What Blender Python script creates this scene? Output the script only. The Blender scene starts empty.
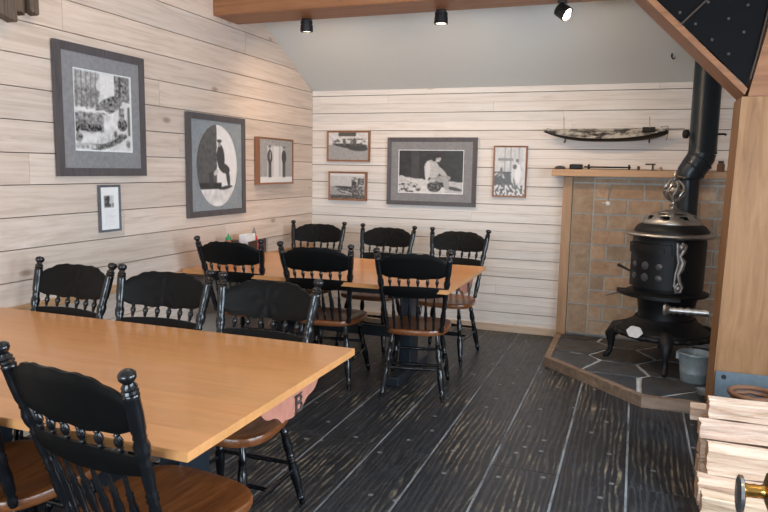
import bpy, bmesh, math, random
from mathutils import Vector, Matrix, noise
S = bpy.context.scene
COL = S.collection
PI = math.pi
R = math.radians

# ------------------------------------------------------------------ camera
CAM = Vector((3.088, -6.245, 1.5)); F = 677.63
M = Matrix(((0.9376515798, 0.3471460963, 0.0172945856),
            (0.0605990027, -0.1142788624, -0.9915987608),
            (-0.3422532333, 0.9308221793, -0.1281904531)))
cd = bpy.data.cameras.new('camera'); cam = bpy.data.objects.new('camera', cd); COL.objects.link(cam)
cd.sensor_width = 36; cd.lens = F * 36 / 768; cd.clip_start = .05
rot = Matrix((M[0], -M[1], -M[2])).transposed().to_4x4()
cam.matrix_world = Matrix.Translation(CAM) @ rot
S.camera = cam

# ------------------------------------------------------------------ materials
def nm(name):
    m = bpy.data.materials.new(name); m.use_nodes = True
    nt = m.node_tree; return m, nt, nt.nodes['Principled BSDF']
def N(nt, t, **k):
    n = nt.nodes.new(t)
    for a, b in k.items():
        if a in n.inputs: n.inputs[a].default_value = b
        else: setattr(n, a, b)
    return n
def L(nt, a, b): nt.links.new(a, b)
def ramp(nt, fac, stops):
    r = N(nt, 'ShaderNodeValToRGB'); L(nt, fac, r.inputs[0]); e = r.color_ramp.elements
    while len(e) < len(stops): e.new(.5)
    for i, (p, c) in enumerate(stops):
        e[i].position = p; e[i].color = (*c, 1) if len(c) == 3 else c
    return r.outputs[0]
def coords(nt, scale, rotz=0, obj=True):
    tc = N(nt, 'ShaderNodeTexCoord'); mp = N(nt, 'ShaderNodeMapping')
    mp.inputs['Scale'].default_value = scale; mp.inputs['Rotation'].default_value = (0, 0, rotz)
    L(nt, tc.outputs['Object'], mp.inputs[0]); return mp.outputs[0]
def tint(nt, col, amt=1.0):
    a = N(nt, 'ShaderNodeAttribute'); a.attribute_name = 'tint'
    mx = N(nt, 'ShaderNodeMix'); mx.data_type = 'RGBA'; mx.blend_type = 'MULTIPLY'; mx.inputs[0].default_value = amt
    L(nt, col, mx.inputs[6]); L(nt, a.outputs['Color'], mx.inputs[7]); return mx.outputs[2]
def tshift(nt, v):
    # shift noise by tint so that each board has its own grain
    a = N(nt, 'ShaderNodeAttribute'); a.attribute_name = 'tint'
    vm = N(nt, 'ShaderNodeVectorMath'); vm.operation = 'MULTIPLY_ADD'
    vm.inputs[1].default_value = (91, 73, 57)
    L(nt, a.outputs['Color'], vm.inputs[0]); L(nt, v, vm.inputs[2]); return vm.outputs[0]
def mixc(nt, f, a, b, bt='MIX'):
    mx = N(nt, 'ShaderNodeMix'); mx.data_type = 'RGBA'; mx.blend_type = bt
    for s, v in ((0, f), (6, a), (7, b)):
        if hasattr(v, 'links'): L(nt, v, mx.inputs[s])
        else: mx.inputs[s].default_value = v if s == 0 else (*v, 1)
    return mx.outputs[2]
def bump(nt, h, bs, st=.3, d=.002):
    b = N(nt, 'ShaderNodeBump', Strength=st, Distance=d); L(nt, h, b.inputs['Height']); L(nt, b.outputs[0], bs.inputs['Normal'])
def plain(name, c, rough=.5, metal=0, coat=0, spec=.5):
    m, nt, b = nm(name)
    n = N(nt, 'ShaderNodeTexNoise', Scale=35, Detail=4); L(nt, coords(nt, (1, 1, 1)), n.inputs['Vector'])
    L(nt, ramp(nt, n.outputs[0], [(.3, [x * .88 for x in c]), (.7, [min(1, x * 1.1) for x in c])]), b.inputs['Base Color'])
    b.inputs['Roughness'].default_value = rough; b.inputs['Metallic'].default_value = metal
    b.inputs['Coat Weight'].default_value = coat; b.inputs['Coat Roughness'].default_value = .12
    b.inputs['Specular IOR Level'].default_value = spec
    return m
def wood(name, stops, axis, rough=.5, coat=0, sc=1.0, ratio=14, bumpst=.2, tinted=False, knots=None, spec=.5):
    m, nt, b = nm(name)
    s = [ratio * sc] * 3; s[axis] = sc
    v = coords(nt, s)
    if tinted: v = tshift(nt, v)
    n = N(nt, 'ShaderNodeTexNoise', Scale=1.6, Detail=8, Roughness=.62, Distortion=.9); L(nt, v, n.inputs['Vector'])
    c = ramp(nt, n.outputs[0], stops)
    if knots:
        s2 = [1.0] * 3; s2[axis] = .45
        v2 = coords(nt, s2)
        if tinted: v2 = tshift(nt, v2)
        vo = N(nt, 'ShaderNodeTexVoronoi', Scale=3.2, Randomness=1.0); L(nt, v2, vo.inputs['Vector'])
        k = ramp(nt, vo.outputs['Distance'], [(.03, (1, 1, 1)), (.085, (0, 0, 0))])
        c = mixc(nt, k, c, knots)
    if tinted: c = tint(nt, c)
    L(nt, c, b.inputs['Base Color'])
    b.inputs['Roughness'].default_value = rough; b.inputs['Coat Weight'].default_value = coat
    b.inputs['Coat Roughness'].default_value = .1; b.inputs['Specular IOR Level'].default_value = spec
    bump(nt, n.outputs[0], b, bumpst, .002)
    return m

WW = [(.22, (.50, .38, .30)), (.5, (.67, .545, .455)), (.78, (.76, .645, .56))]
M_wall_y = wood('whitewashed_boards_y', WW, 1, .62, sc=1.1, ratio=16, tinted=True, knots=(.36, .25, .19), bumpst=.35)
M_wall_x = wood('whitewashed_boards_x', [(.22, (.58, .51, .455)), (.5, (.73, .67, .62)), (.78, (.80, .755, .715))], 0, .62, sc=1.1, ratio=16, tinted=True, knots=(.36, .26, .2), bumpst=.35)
M_groove = plain('board_groove', (.10, .07, .055), .9)
M_trim_x = wood('fir_trim_x', [(.3, (.42, .23, .11)), (.7, (.60, .36, .19))], 0, .5, ratio=18)
M_trim_y = wood('fir_trim_y', [(.3, (.42, .23, .11)), (.7, (.60, .36, .19))], 1, .5, ratio=18)
M_trim_z = wood('fir_trim_z', [(.3, (.30, .165, .08)), (.7, (.46, .27, .14))], 2, .5, ratio=18)
M_beam = wood('beam_fir', [(.25, (.18, .068, .026)), (.55, (.30, .125, .05)), (.8, (.37, .17, .075))], 0, .5, sc=1.2, ratio=12, knots=(.2, .08, .03), bumpst=.4)
M_post = wood('post_fir', [(.25, (.17, .072, .024)), (.5, (.29, .14, .055)), (.8, (.39, .215, .095))], 2, .6, sc=1.2, ratio=9, knots=(.28, .15, .07), bumpst=.5)
M_base = wood('baseboard_wood', [(.3, (.45, .32, .22)), (.7, (.62, .47, .35))], 0, .6)
M_basey = wood('baseboard_wood_y', [(.3, (.45, .32, .22)), (.7, (.62, .47, .35))], 1, .6)
M_table = wood('beech_tabletop', [(.25, (.60, .26, .085)), (.5, (.68, .315, .115)), (.8, (.73, .36, .145))], 0, .32, coat=.25, sc=1.5, ratio=12, bumpst=.04, tinted=True)
M_seat = wood('brown_seat', [(.25, (.09, .026, .008)), (.55, (.20, .065, .018)), (.8, (.30, .11, .035))], 1, .32, coat=.15, sc=2.5, ratio=12, bumpst=.06)
M_black = plain('black_lacquer', (.006, .0065, .008), .22, coat=.2, spec=.45)
M_crest = plain('black_pressed_wood', (.004, .004, .004), .42, spec=.16)
M_navy = plain('dark_painted_pedestal', (.012, .018, .026), .4, coat=.2)
M_pink = plain('salmon_painted_wood', (.46, .19, .13), .6)
M_iron = plain('cast_iron', (.006, .006, .007), .5, spec=.3)
M_ironedge = plain('blackened_steel', (.004, .004, .005), .7, spec=.12)
M_pipe = plain('stove_pipe_steel', (.018, .026, .034), .34, metal=.3)
M_nickel = plain('nickel_plate', (.42, .40, .38), .34, metal=.9)
M_dullnickel = plain('worn_nickel', (.30, .28, .27), .45, metal=.7)
M_mica = plain('smoked_mica', (.055, .055, .058), .35)
M_galv = plain('galvanized_zinc', (.27, .32, .34), .5, metal=.3)
M_dust = plain('dull_blue_grey_sheet', (.10, .125, .145), .5, metal=.3)
M_curb = wood('worn_curb_wood', [(.3, (.13, .085, .058)), (.7, (.30, .205, .14))], 0, .6, ratio=10)
M_brass = plain('polished_brass', (.62, .36, .09), .2, metal=1)
M_steel = plain('polished_steel', (.62, .64, .66), .2, metal=1)
M_frame = wood('grey_brown_frame', [(.3, (.060, .052, .055)), (.7, (.105, .092, .095))], 2, .45, ratio=10, sc=3)
M_frame2 = wood('reddish_frame', [(.3, (.19, .075, .035)), (.7, (.33, .15, .075))], 2, .5, ratio=10, sc=3)
M_frame3 = plain('dark_grey_frame', (.11, .115, .13), .4)
M_mat = plain('grey_mat_board', (.24, .235, .24), .85)
M_mat2 = plain('blue_grey_mat_board', (.26, .285, .30), .85)
M_white = plain('white_paper', (.80, .80, .80), .8)
M_can = plain('lamp_housing', (.008, .008, .009), .4)
M_dark = plain('dark_stained_wood', (.045, .028, .02), .6)
M_drift = wood('weathered_dark_wood', [(.3, (.06, .04, .03)), (.7, (.17, .12, .085))], 2, .8, ratio=10, sc=4, bumpst=.8)
M_hullwhite = plain('canoe_white', (.50, .49, .45), .6)
M_hullblack = plain('canoe_black', (.012, .011, .010), .5)
M_string = plain('string', (.34, .30, .25), .9)
M_red = plain('red_plastic', (.58, .03, .04), .35)
M_green = plain('green_plastic', (.02, .30, .09), .35)
M_orange = plain('salsa_sauce', (.55, .13, .06), .35)
M_basket = plain('wicker', (.20, .09, .045), .7)
M_ceil = nm('ceiling_paint')[0]; M_ceil.node_tree.nodes['Principled BSDF'].inputs['Base Color'].default_value = (.62, .64, .62, 1); M_ceil.node_tree.nodes['Principled BSDF'].inputs['Roughness'].default_value = .9

def mat_glass():
    m, nt, b = nm('picture_glass')
    b.inputs['Transmission Weight'].default_value = 1; b.inputs['Roughness'].default_value = 0.02; b.inputs['IOR'].default_value = 1.1
    return m
M_glass = mat_glass()
def mat_emit(n, c, s):
    m, nt, b = nm(n); b.inputs['Base Color'].default_value = (*c, 1)
    b.inputs['Emission Color'].default_value = (*c, 1); b.inputs['Emission Strength'].default_value = s; return m
M_lamp = mat_emit('lamp_glow', (1, .84, .62), 9)

def mat_vcol(name, rough=.5, spec=.4):
    m, nt, b = nm(name); a = N(nt, 'ShaderNodeAttribute'); a.attribute_name = 'tint'
    L(nt, a.outputs['Color'], b.inputs['Base Color']); b.inputs['Roughness'].default_value = rough
    b.inputs['Specular IOR Level'].default_value = spec
    return m
M_photo = mat_vcol('photographic_print', .28)

def mat_floor():
    m, nt, b = nm('worn_black_planks')
    v0 = coords(nt, (1, 1, 1))
    vs = tshift(nt, coords(nt, (3.4, .42, 3.4)))
    # ring grain: wave distorted, stretched along plank
    w = N(nt, 'ShaderNodeTexWave', Scale=3.0, Distortion=11, Detail=3.0); w.inputs['Detail Scale'].default_value = 1.1
    w.wave_type = 'BANDS'; w.bands_direction = 'X'; L(nt, vs, w.inputs['Vector'])
    grain = ramp(nt, w.outputs['Fac'], [(.55, (0, 0, 0)), (.85, (1, 1, 1))])
    n = N(nt, 'ShaderNodeTexNoise', Scale=1.5, Detail=5, Roughness=.6); L(nt, tshift(nt, coords(nt, (1.6, .9, 1))), n.inputs['Vector'])
    wear = ramp(nt, n.outputs[0], [(.50, (0, 0, 0)), (.66, (1, 1, 1))])
    nf = N(nt, 'ShaderNodeTexNoise', Scale=22, Detail=5, Roughness=.7); L(nt, coords(nt, (1, .35, 1)), nf.inputs['Vector'])
    fine = ramp(nt, nf.outputs[0], [(.42, (0, 0, 0)), (.66, (1, 1, 1))])
    gw = mixc(nt, 1.0, grain, wear, 'MULTIPLY')
    gw = mixc(nt, 1.0, gw, fine, 'MULTIPLY')
    basec = ramp(nt, nf.outputs[0], [(.3, (.007, .0085, .011)), (.75, (.024, .028, .034))])
    g2 = mixc(nt, .018, basec, grain, 'ADD')
    c = mixc(nt, gw, g2, (.34, .27, .17))
    # nail heads and pale flecks
    vo = N(nt, 'ShaderNodeTexVoronoi', voronoi_dimensions='2D', Scale=3.4); L(nt, v0, vo.inputs['Vector'])
    k = ramp(nt, vo.outputs['Distance'], [(.035, (1, 1, 1)), (.05, (0, 0, 0))])
    c = mixc(nt, k, c, (.16, .16, .16))
    c = tint(nt, c, .0)
    L(nt, c, b.inputs['Base Color'])
    rr = ramp(nt, nf.outputs[0], [(.3, (.30,) * 3), (.7, (.5,) * 3)]); L(nt, rr, b.inputs['Roughness'])
    bump(nt, nf.outputs[0], b, .3, .003)
    return m
M_floor = mat_floor()
def mat_seam():
    m, nt, b = nm('plank_seam_filler')
    n = N(nt, 'ShaderNodeTexNoise', Scale=14, Detail=6, Roughness=.7); L(nt, coords(nt, (1, .25, 1)), n.inputs['Vector'])
    L(nt, ramp(nt, n.outputs[0], [(.35, (.06, .063, .068)), (.58, (.24, .255, .27))]), b.inputs['Base Color'])
    b.inputs['Roughness'].default_value = .7
    return m
M_seam = mat_seam()
def mat_stone(name, a, c2):
    m, nt, b = nm(name)
    n = N(nt, 'ShaderNodeTexNoise', Scale=9, Detail=8, Roughness=.65); L(nt, coords(nt, (1, 1, 1)), n.inputs['Vector'])
    c = tint(nt, ramp(nt, n.outputs[0], [(.3, a), (.7, c2)]))
    L(nt, c, b.inputs['Base Color']); b.inputs['Roughness'].default_value = .5
    bump(nt, n.outputs[0], b, .6, .01); return m
M_flag = mat_stone('slate_flagstone', (.028, .03, .034), (.065, .068, .072))
M_mortar = plain('pale_mortar', (.42, .43, .43), .9)
def mat_brick():
    m, nt, b = nm('fire_brick')
    n = N(nt, 'ShaderNodeTexNoise', Scale=16, Detail=8, Roughness=.7); L(nt, coords(nt, (1, 1, 1)), n.inputs['Vector'])
    c = tint(nt, ramp(nt, n.outputs[0], [(.3, (.30, .19, .12)), (.55, (.43, .295, .195)), (.75, (.46, .40, .32))]))
    L(nt, c, b.inputs['Base Color']); b.inputs['Roughness'].default_value = .85
    bump(nt, n.outputs[0], b, .7, .008); return m
M_brick = mat_brick()
M_bmortar = plain('grey_brick_mortar', (.50, .49, .45), .95)
def mat_log():
    m, nt, b = nm('split_firewood')
    n = N(nt, 'ShaderNodeTexNoise', Scale=3, Detail=8, Roughness=.7, Distortion=.6); L(nt, tshift(nt, coords(nt, (1.2, 16, 16))), n.inputs['Vector'])
    c = tint(nt, ramp(nt, n.outputs[0], [(.28, (.26, .12, .065)), (.42, (.60, .42, .30)), (.7, (.80, .66, .53))]))
    L(nt, c, b.inputs['Base Color']); b.inputs['Roughness'].default_value = .8
    bump(nt, n.outputs[0], b, 1, .012); return m
M_log = mat_log()

# ------------------------------------------------------------------ mesh builder
class MB:
    def __init__(s): s.v = []; s.f = []; s.t = []; s.sm = []; s.mi = []
    def add(s, vs, fs, tint=(1, 1, 1), smooth=False, mi=0):
        o = len(s.v); s.v += [tuple(v) for v in vs]
        for f in fs:
            s.f.append([i + o for i in f]); s.t.append(tint); s.sm.append(smooth); s.mi.append(mi)
        return s
    def box(s, a, b, tint=(1, 1, 1), mi=0, mat=None, bev=0):
        x0, y0, z0 = a; x1, y1, z1 = b
        if bev:
            bm = bmesh.new(); bmesh.ops.create_cube(bm, size=1)
            for v in bm.verts: v.co = Vector(((x0 + x1) / 2 + v.co.x * (x1 - x0), (y0 + y1) / 2 + v.co.y * (y1 - y0), (z0 + z1) / 2 + v.co.z * (z1 - z0)))
            bmesh.ops.bevel(bm, geom=bm.edges[:], offset=bev, segments=2, profile=.5, affect='EDGES')
            vs = [v.co.copy() for v in bm.verts]; fs = [[v.index for v in f.verts] for f in bm.faces]; bm.free()
        else:
            vs = [Vector(p) for p in ((x0, y0, z0), (x1, y0, z0), (x1, y1, z0), (x0, y1, z0), (x0, y0, z1), (x1, y0, z1), (x1, y1, z1), (x0, y1, z1))]
            fs = [(0, 3, 2, 1), (4, 5, 6, 7), (0, 1, 5, 4), (1, 2, 6, 5), (2, 3, 7, 6), (3, 0, 4, 7)]
        if mat: vs = [mat @ v for v in vs]
        return s.add(vs, fs, tint, False, mi)
    def turned(s, p0, p1, prof, seg=12, tint=(1, 1, 1), mi=0, cap=True):
        p0 = Vector(p0); p1 = Vector(p1); d = (p1 - p0); n = d.normalized()
        u = n.cross(Vector((0, 0, 1)) if abs(n.z) < .9 else Vector((1, 0, 0))).normalized(); w = n.cross(u)
        vs = []; fs = []
        for t, r in prof:
            c = p0 + d * t
            for k in range(seg):
                a = 2 * PI * k / seg; vs.append(c + (u * math.cos(a) + w * math.sin(a)) * max(r, .0003))
        for i in range(len(prof) - 1):
            for k in range(seg):
                a = i * seg + k; b = i * seg + (k + 1) % seg; fs.append((a, b, b + seg, a + seg))
        if cap: fs.append(tuple(range(seg))[::-1]); fs.append(tuple(range((len(prof) - 1) * seg, len(prof) * seg)))
        return s.add(vs, fs, tint, True, mi)
    def tube(s, pts, r, seg=8, tint=(1, 1, 1), mi=0):
        pts = [Vector(p) for p in pts]; vs = []; fs = []
        rs = r if isinstance(r, (list, tuple)) else [r] * len(pts); u = None
        for i, p in enumerate(pts):
            d = (pts[min(i + 1, len(pts) - 1)] - pts[max(i - 1, 0)]).normalized()
            if u is None: u = d.cross(Vector((0, 0, 1)) if abs(d.z) < .9 else Vector((1, 0, 0))).normalized()
            else: u = (u - d * u.dot(d)).normalized()
            w = d.cross(u)
            for k in range(seg):
                a = 2 * PI * k / seg; vs.append(p + (u * math.cos(a) + w * math.sin(a)) * rs[i])
        for i in range(len(pts) - 1):
            for k in range(seg):
                a = i * seg + k; b = i * seg + (k + 1) % seg; fs.append((a, b, b + seg, a + seg))
        fs.append(tuple(range(seg))[::-1]); fs.append(tuple(range((len(pts) - 1) * seg, len(pts) * seg)))
        return s.add(vs, fs, tint, True, mi)
    def prism(s, poly, vec, tint=(1, 1, 1), mi=0, smooth=False):
        n = len(poly); vec = Vector(vec); a = [Vector(p) for p in poly]; vs = a + [p + vec for p in a]
        fs = [tuple(range(n))[::-1], tuple(range(n, 2 * n))] + [(i, (i + 1) % n, n + (i + 1) % n, n + i) for i in range(n)]
        return s.add(vs, fs, tint, smooth, mi)
    def sphere(s, c, r, tint=(1, 1, 1), mi=0, sc=(1, 1, 1), seg=14):
        c = Vector(c); vs = []; fs = []; h = seg // 2
        for i in range(h + 1):
            th = PI * i / h
            for k in range(seg):
                a = 2 * PI * k / seg; vs.append(c + Vector((math.sin(th) * math.cos(a) * sc[0], math.sin(th) * math.sin(a) * sc[1], math.cos(th) * sc[2])) * r)
        for i in range(h):
            for k in range(seg): fs.append((i * seg + k, (i + 1) * seg + k, (i + 1) * seg + (k + 1) % seg, i * seg + (k + 1) % seg))
        return s.add(vs, fs, tint, True, mi)
    def build(s, name, mats, parent=None, fix=True):
        me = bpy.data.meshes.new(name); me.from_pydata(s.v, [], s.f)
        if not isinstance(mats, (list, tuple)): mats = [mats]
        for m in mats: me.materials.append(m)
        me.polygons.foreach_set('use_smooth', s.sm); me.polygons.foreach_set('material_index', s.mi)
        at = me.attributes.new('tint', 'FLOAT_COLOR', 'FACE'); buf = []
        for t in s.t: buf += [t[0], t[1], t[2], 1]
        at.data.foreach_set('color', buf)
        me.validate(); me.update()
        if fix:
            bm = bmesh.new(); bm.from_mesh(me); bmesh.ops.recalc_face_normals(bm, faces=bm.faces[:]); bm.to_mesh(me); bm.free()
        o = bpy.data.objects.new(name, me); COL.objects.link(o)
        if any(s.sm):
            try: me.set_sharp_from_angle(angle=R(50))
            except Exception: pass
        if parent: o.parent = parent
        return o
def tag(o, label=None, cat=None, group=None, kind=None):
    for k, v in (('label', label), ('category', cat), ('group', group), ('kind', kind)):
        if v: o[k] = v
    return o
def struct(o): o['kind'] = 'structure'; return o
def empty(name, loc, rz=0, label=None, cat=None, group=None):
    o = bpy.data.objects.new(name, None); COL.objects.link(o); o.empty_display_size = .1
    o.location = loc; o.rotation_euler = (0, 0, rz); return tag(o, label, cat, group)
def copy_tree(o, parent=None):
    c = o.copy(); COL.objects.link(c); c.parent = parent
    for ch in list(KIDS.get(o.name, [])): copy_tree(ch, c)
    return c
KIDS = {}
def index_kids():
    KIDS.clear()
    for o in COL.objects:
        if o.parent: KIDS.setdefault(o.parent.name, []).append(o)
rnd = random.Random(7)
def tt(a=.08, warm=.02):
    g = 1 + rnd.uniform(-a, a); w = rnd.uniform(-warm, warm); return (g + w, g, g - w)

# ------------------------------------------------------------------ room shell
XR, YF, RIDGE = 4.9, -9.0, -4.5
def ceil_z(y): return 2.253 + (-y) * .5 if y > RIDGE else 2.253 + 4.5 * .5 - (RIDGE - y) * .5
# floor planks
m = MB(); X = 1.85 - .32 * 6; xs = []
m.box((-.2, YF - .2, -.12), (XR + .2, .2, -.0015), mi=1)
xs = [-.2, .25, .57, .89, 1.21, 1.53, 1.85, 2.155, 2.475, 2.811, 3.132, 3.455, 3.78, 4.1, 4.42, 4.74, 5.1]
for i in range(len(xs) - 1):
    j0 = -2.93 - (0 if i % 2 else 0) - [0, 1.7, 0, .9][i % 4] * (i != 5) ; js = [YF - .2, j0 - 3.0, j0, .2] if i != 6 else [YF - .2, -5.5, -2.93, .2]
    for k in range(len(js) - 1):
        t = (rnd.uniform(.4, 1), rnd.uniform(.4, 1), rnd.uniform(.4, 1))
        m.box((xs[i] + .006, js[k] + .002, -.05), (xs[i + 1] - .006, js[k + 1] - .002, 0), tint=t)
struct(m.build('floor', [M_floor, M_seam]))
# left wall boards (gable)
m = MB(); pitch = .1722; n = 0; z = .003; zs = []
while z < 4.6: zs.append(z); z += pitch if z < 2.2 else .176
m2 = MB()
m.box((-.15, YF - .1, -.05), (-.02, .15, 2.2), mi=1)
m.prism([(-.15, .15, 2.2), (-.15, .15, 2.25), (-.15, RIDGE, 4.55), (-.15, YF - .1, 2.3), (-.15, YF - .1, 2.2)], (.13, 0, 0), mi=1)
for i, z0 in enumerate(zs):
    z1 = z0 + (zs[i + 1] - z0 if i + 1 < len(zs) else .17) - .005
    # y extents limited by roof
    def ylim(z): return (min(0.0, -(z - 2.253) / .5) if z > 2.253 else 0.0), (max(YF, -9 + (z - 2.253) / .5) if z > 2.253 else YF)
    cuts = [YF] + sorted(rnd.uniform(YF + .5, -.8) for _ in range(3)) + [0.0]
    for a, b in zip(cuts[:-1], cuts[1:]):
        if b - a < .35: continue
        a0 = a + .001; b0 = b - .001; t = tt(.09, .02)
        pts = []
        for (yy, zz) in ((a0, z0), (b0, z0), (b0, z1), (a0, z1)):
            hi, lo = ylim(zz); pts.append((min(max(yy, lo), hi), zz))
        if pts[0][0] >= pts[1][0] - .01: continue
        m.prism([(-.02, y_, z_) for y_, z_ in pts], (.02, 0, 0), tint=t)
struct(m.build('wall_left', [M_wall_y, M_groove]))
# back wall boards
m = MB(); m.box((-.15, .02, -.05), (XR + .15, .15, 2.26), mi=1)
zz = [.014 + .1683 * k for k in range(14)] + [2.253]
for i in range(len(zz) - 1):
    zc = (zz[i] + zz[i + 1]) / 2
    for a, b, g in ((zz[i], zc, .0015), (zc, zz[i + 1], .006)):
        if zz[i + 1] - zz[i] < .1 and b == zc: b = zz[i + 1]
        if a >= zc and zz[i + 1] - zz[i] < .1: continue
        cuts = [0.0, rnd.uniform(.8, 4.2), XR]
        for p, q in zip(cuts[:-1], cuts[1:]):
            m.box((p + .0008, 0, a), (q - .0008, .02, b - g), tint=tt(.05, .012))
struct(m.build('wall_back', [M_wall_x, M_groove]))
# right and front walls with window openings
RW = [(-6.1, -4.5), (-4.1, -2.7)]          # windows in right wall (y ranges)
WZ0, WZ1 = .85, 2.05
def wall_open(name, axis, c, lo, hi, wins, top, mat, wz0=WZ0, wz1=WZ1):
    m = MB(); th = .14
    def bx(a, b, z0, z1):
        t = tt(.04)
        if axis == 'x': m.box((c, a, z0), (c + th, b, z1), tint=t)
        else: m.box((a, c - th, z0), (b, c, z1), tint=t)
    bx(lo, hi, -.05, wz0); bx(lo, hi, wz1, top)
    e = [lo] + [v for w in wins for v in w] + [hi]
    for i in range(0, len(e), 2): bx(e[i], e[i + 1], wz0, wz1)
    return m
m = wall_open('wall_right', 'x', XR, YF, .15, RW, 2.253, M_wall_y)
m.prism([(XR, .15, 2.253), (XR, RIDGE, 4.55), (XR, YF, 2.253)], (.14, 0, 0))
struct(m.build('wall_right', M_wall_y))
FWN = [(.4, 1.7), (2.0, 3.2)]
struct(wall_open('wall_front', 'y', YF, -.15, XR + .15, FWN, 2.3, M_wall_x).build('wall_front', M_wall_x))
k = 0
for (a, b) in RW + FWN:
    k += 1; right = (a, b) in RW
    e = empty('window_%d' % k, (0, 0, 0)); e['kind'] = 'structure'
    fr = MB(); gl = MB()
    def P(u0, u1, z0, z1, d0, d1, mb):
        if right: mb.box((XR + d0, u0, z0), (XR + d1, u1, z1))
        else: mb.box((u0, YF - d1, z0), (u1, YF - d0, z1))
    for (u0, u1, z0, z1) in ((a, a + .05, WZ0, WZ1), (b - .05, b, WZ0, WZ1), (a + .05, b - .05, WZ0, WZ0 + .05), (a + .05, b - .05, WZ1 - .05, WZ1), ((a + b) / 2 - .02, (a + b) / 2 + .02, WZ0 + .05, WZ1 - .05)):
        P(u0, u1, z0, z1, .03, .10, fr)
    P(a + .05, b - .05, WZ0 + .05, WZ1 - .05, .06, .064, gl)
    fr.build('window_frame', M_trim_z, e); gl.build('window_pane', M_glass, e)
# ceiling, two slopes
m = MB()
m.prism([(-.15, .15, 2.178), (-.15, RIDGE, 4.503), (-.15, RIDGE, 4.65), (-.15, .15, 2.32)], (XR + .3, 0, 0))
m.prism([(-.15, RIDGE, 4.503), (-.15, YF - .15, 2.178), (-.15, YF - .15, 2.32), (-.15, RIDGE, 4.65)], (XR + .3, 0, 0))
struct(m.build('ceiling', M_ceil))
struct(MB().box((.02, -.018, 0), (2.5, 0, .066), bev=.002).build('baseboard_back', M_base))
struct(MB().box((0, YF, 0), (.018, -.018, .066), bev=.002).build('baseboard_left', M_basey))
struct(MB().box((0, YF, .685), (.034, -.001, .732), bev=.003).build('trim_1', M_trim_y))   # rail along left wall at table height

# ------------------------------------------------------------------ tie beam, post, knee brace
b = MB().box((.0, -1.70, 2.627), (XR, -1.36, 2.90), bev=.008).build('ceiling_beam', M_beam)
tag(b, 'heavy orange-brown timber beam crossing the room below the sloped ceiling', 'beam')
po = empty('timber_post', (3.9, -1.52, 0), 0, 'broad knotty timber post at the right edge beside the stove', 'post')
def rel(o, parent):
    o.parent = parent; o.matrix_parent_inverse = Matrix.Identity(4); o.location = Vector(o.location) - Vector(parent.location); return o
rel(MB().prism([(3.608, -1.70, 0), (4.20, -1.70, 0), (4.20, -1.70, 1.955), (3.640, -1.70, 1.955)], (0, .35, 0)).build('shaft', M_post), po)
up = MB(); up.prism([(3.672, -1.70, 1.957), (4.20, -1.70, 1.957), (4.20, -1.70, 2.625), (3.80, -1.70, 2.625)], (0, .34, 0))
rel(up.build('capital_block', M_beam), po)
kb = empty('knee_brace', (3.3, -1.52, 2.0), 0, 'diagonal timber knee brace with dark bolted plate between beam and post', 'brace')
c0 = 5.620
tri = [(c0 - 2.622, -1.675, 2.622), (c0 - 1.965, -1.675, 1.965), (c0 - 1.965 + .035, -1.675, 2.0), (c0 - 2.622 + .08, -1.675, 2.622)]
br = MB(); br.prism([(x, -1.70, z) for x, _, z in [(c0 - 2.622, 0, 2.622), (c0 - 1.965, 0, 1.965), (3.668, 0, 2.0), (3.046, 0, 2.622)]], (0, .345, 0))
rel(br.build('brace_timber', M_beam), kb)
pl = MB(); pl.prism([(3.055, -1.712, 2.622), (3.656, -1.712, 2.02), (3.69, -1.712, 2.18), (3.765, -1.712, 2.622)], (0, .03, 0))
plate = rel(pl.build('dark_plate', M_ironedge), kb)
for (px, pz) in ((3.17, 2.565), (3.27, 2.45), (3.36, 2.38), (3.455, 2.285), (3.55, 2.20), (3.42, 2.50), (3.62, 2.32), (3.63, 2.47), (3.30, 2.57), (3.535, 2.40)):
    o = MB().turned((px, -1.712, pz), (px, -1.722, pz), [(0, .010), (.4, .010), (1, .006)], 10).build('bolt', M_mica); rel(o, kb)
rel(MB().box((-.005, -.008, -.13), (.005, .0, .13), mat=Matrix.Translation((3.375, -1.714, 2.475)) @ Matrix.Rotation(R(45), 4, 'Y')).build('batten', M_dark), kb)
rel(MB().tube([(3.672, -1.722, 2.05), (3.70, -1.722, 2.2), (3.765, -1.722, 2.62)], .005).build('edge_strip', M_dark), kb)

# ------------------------------------------------------------------ spotlights
def spotlight(x, y, z, aim, label, e=24):
    t = empty('track_spotlight', (x, y, 2.627), 0, label, 'spotlight', 'black spotlights under the beam')
    d = (Vector(aim) - Vector((x, y, z))).normalized()
    c = Vector((0, 0, z - 2.627))
    rel0 = MB().box((-.03, -.03, -.012), (.03, .03, 0), bev=.002); rel0.turned((0, 0, -.01), c, [(0, .008), (1, .008)]); rel0.build('mount', M_can, t)
    top = c - d * .035; bot = c + d * .05
    h = MB().turned(top, bot, [(0, .036), (.05, .046), (.3, .047), (.32, .043), (.38, .043), (.4, .048), (.98, .050), (1, .044), (.9, .040)], 20, cap=False)
    h.turned(top, top + d * .002, [(0, .036), (1, .036)], 20); h.build('housing', M_can, t)
    MB().turned(bot - d * .014, bot - d * .008, [(0, .039), (1, .039)], 20).build('bulb_face', M_lamp, t)
    ld = bpy.data.lights.new('lamp_light', 'SPOT'); ld.energy = e; ld.color = (1, .74, .50); ld.spot_size = R(172); ld.spot_blend = 1; ld.shadow_soft_size = .04
    lo = bpy.data.objects.new('lamp_light', ld); COL.objects.link(lo); lo.parent = t; lo.location = bot + d * .01
    lo.rotation_euler = Vector((0, .75, -1)).to_track_quat('-Z', 'Y').to_euler()
spotlight(.64, -1.40, 2.58, (.62, -1.32, 1.4), 'black spotlight nearest the left wall under the beam')
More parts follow.
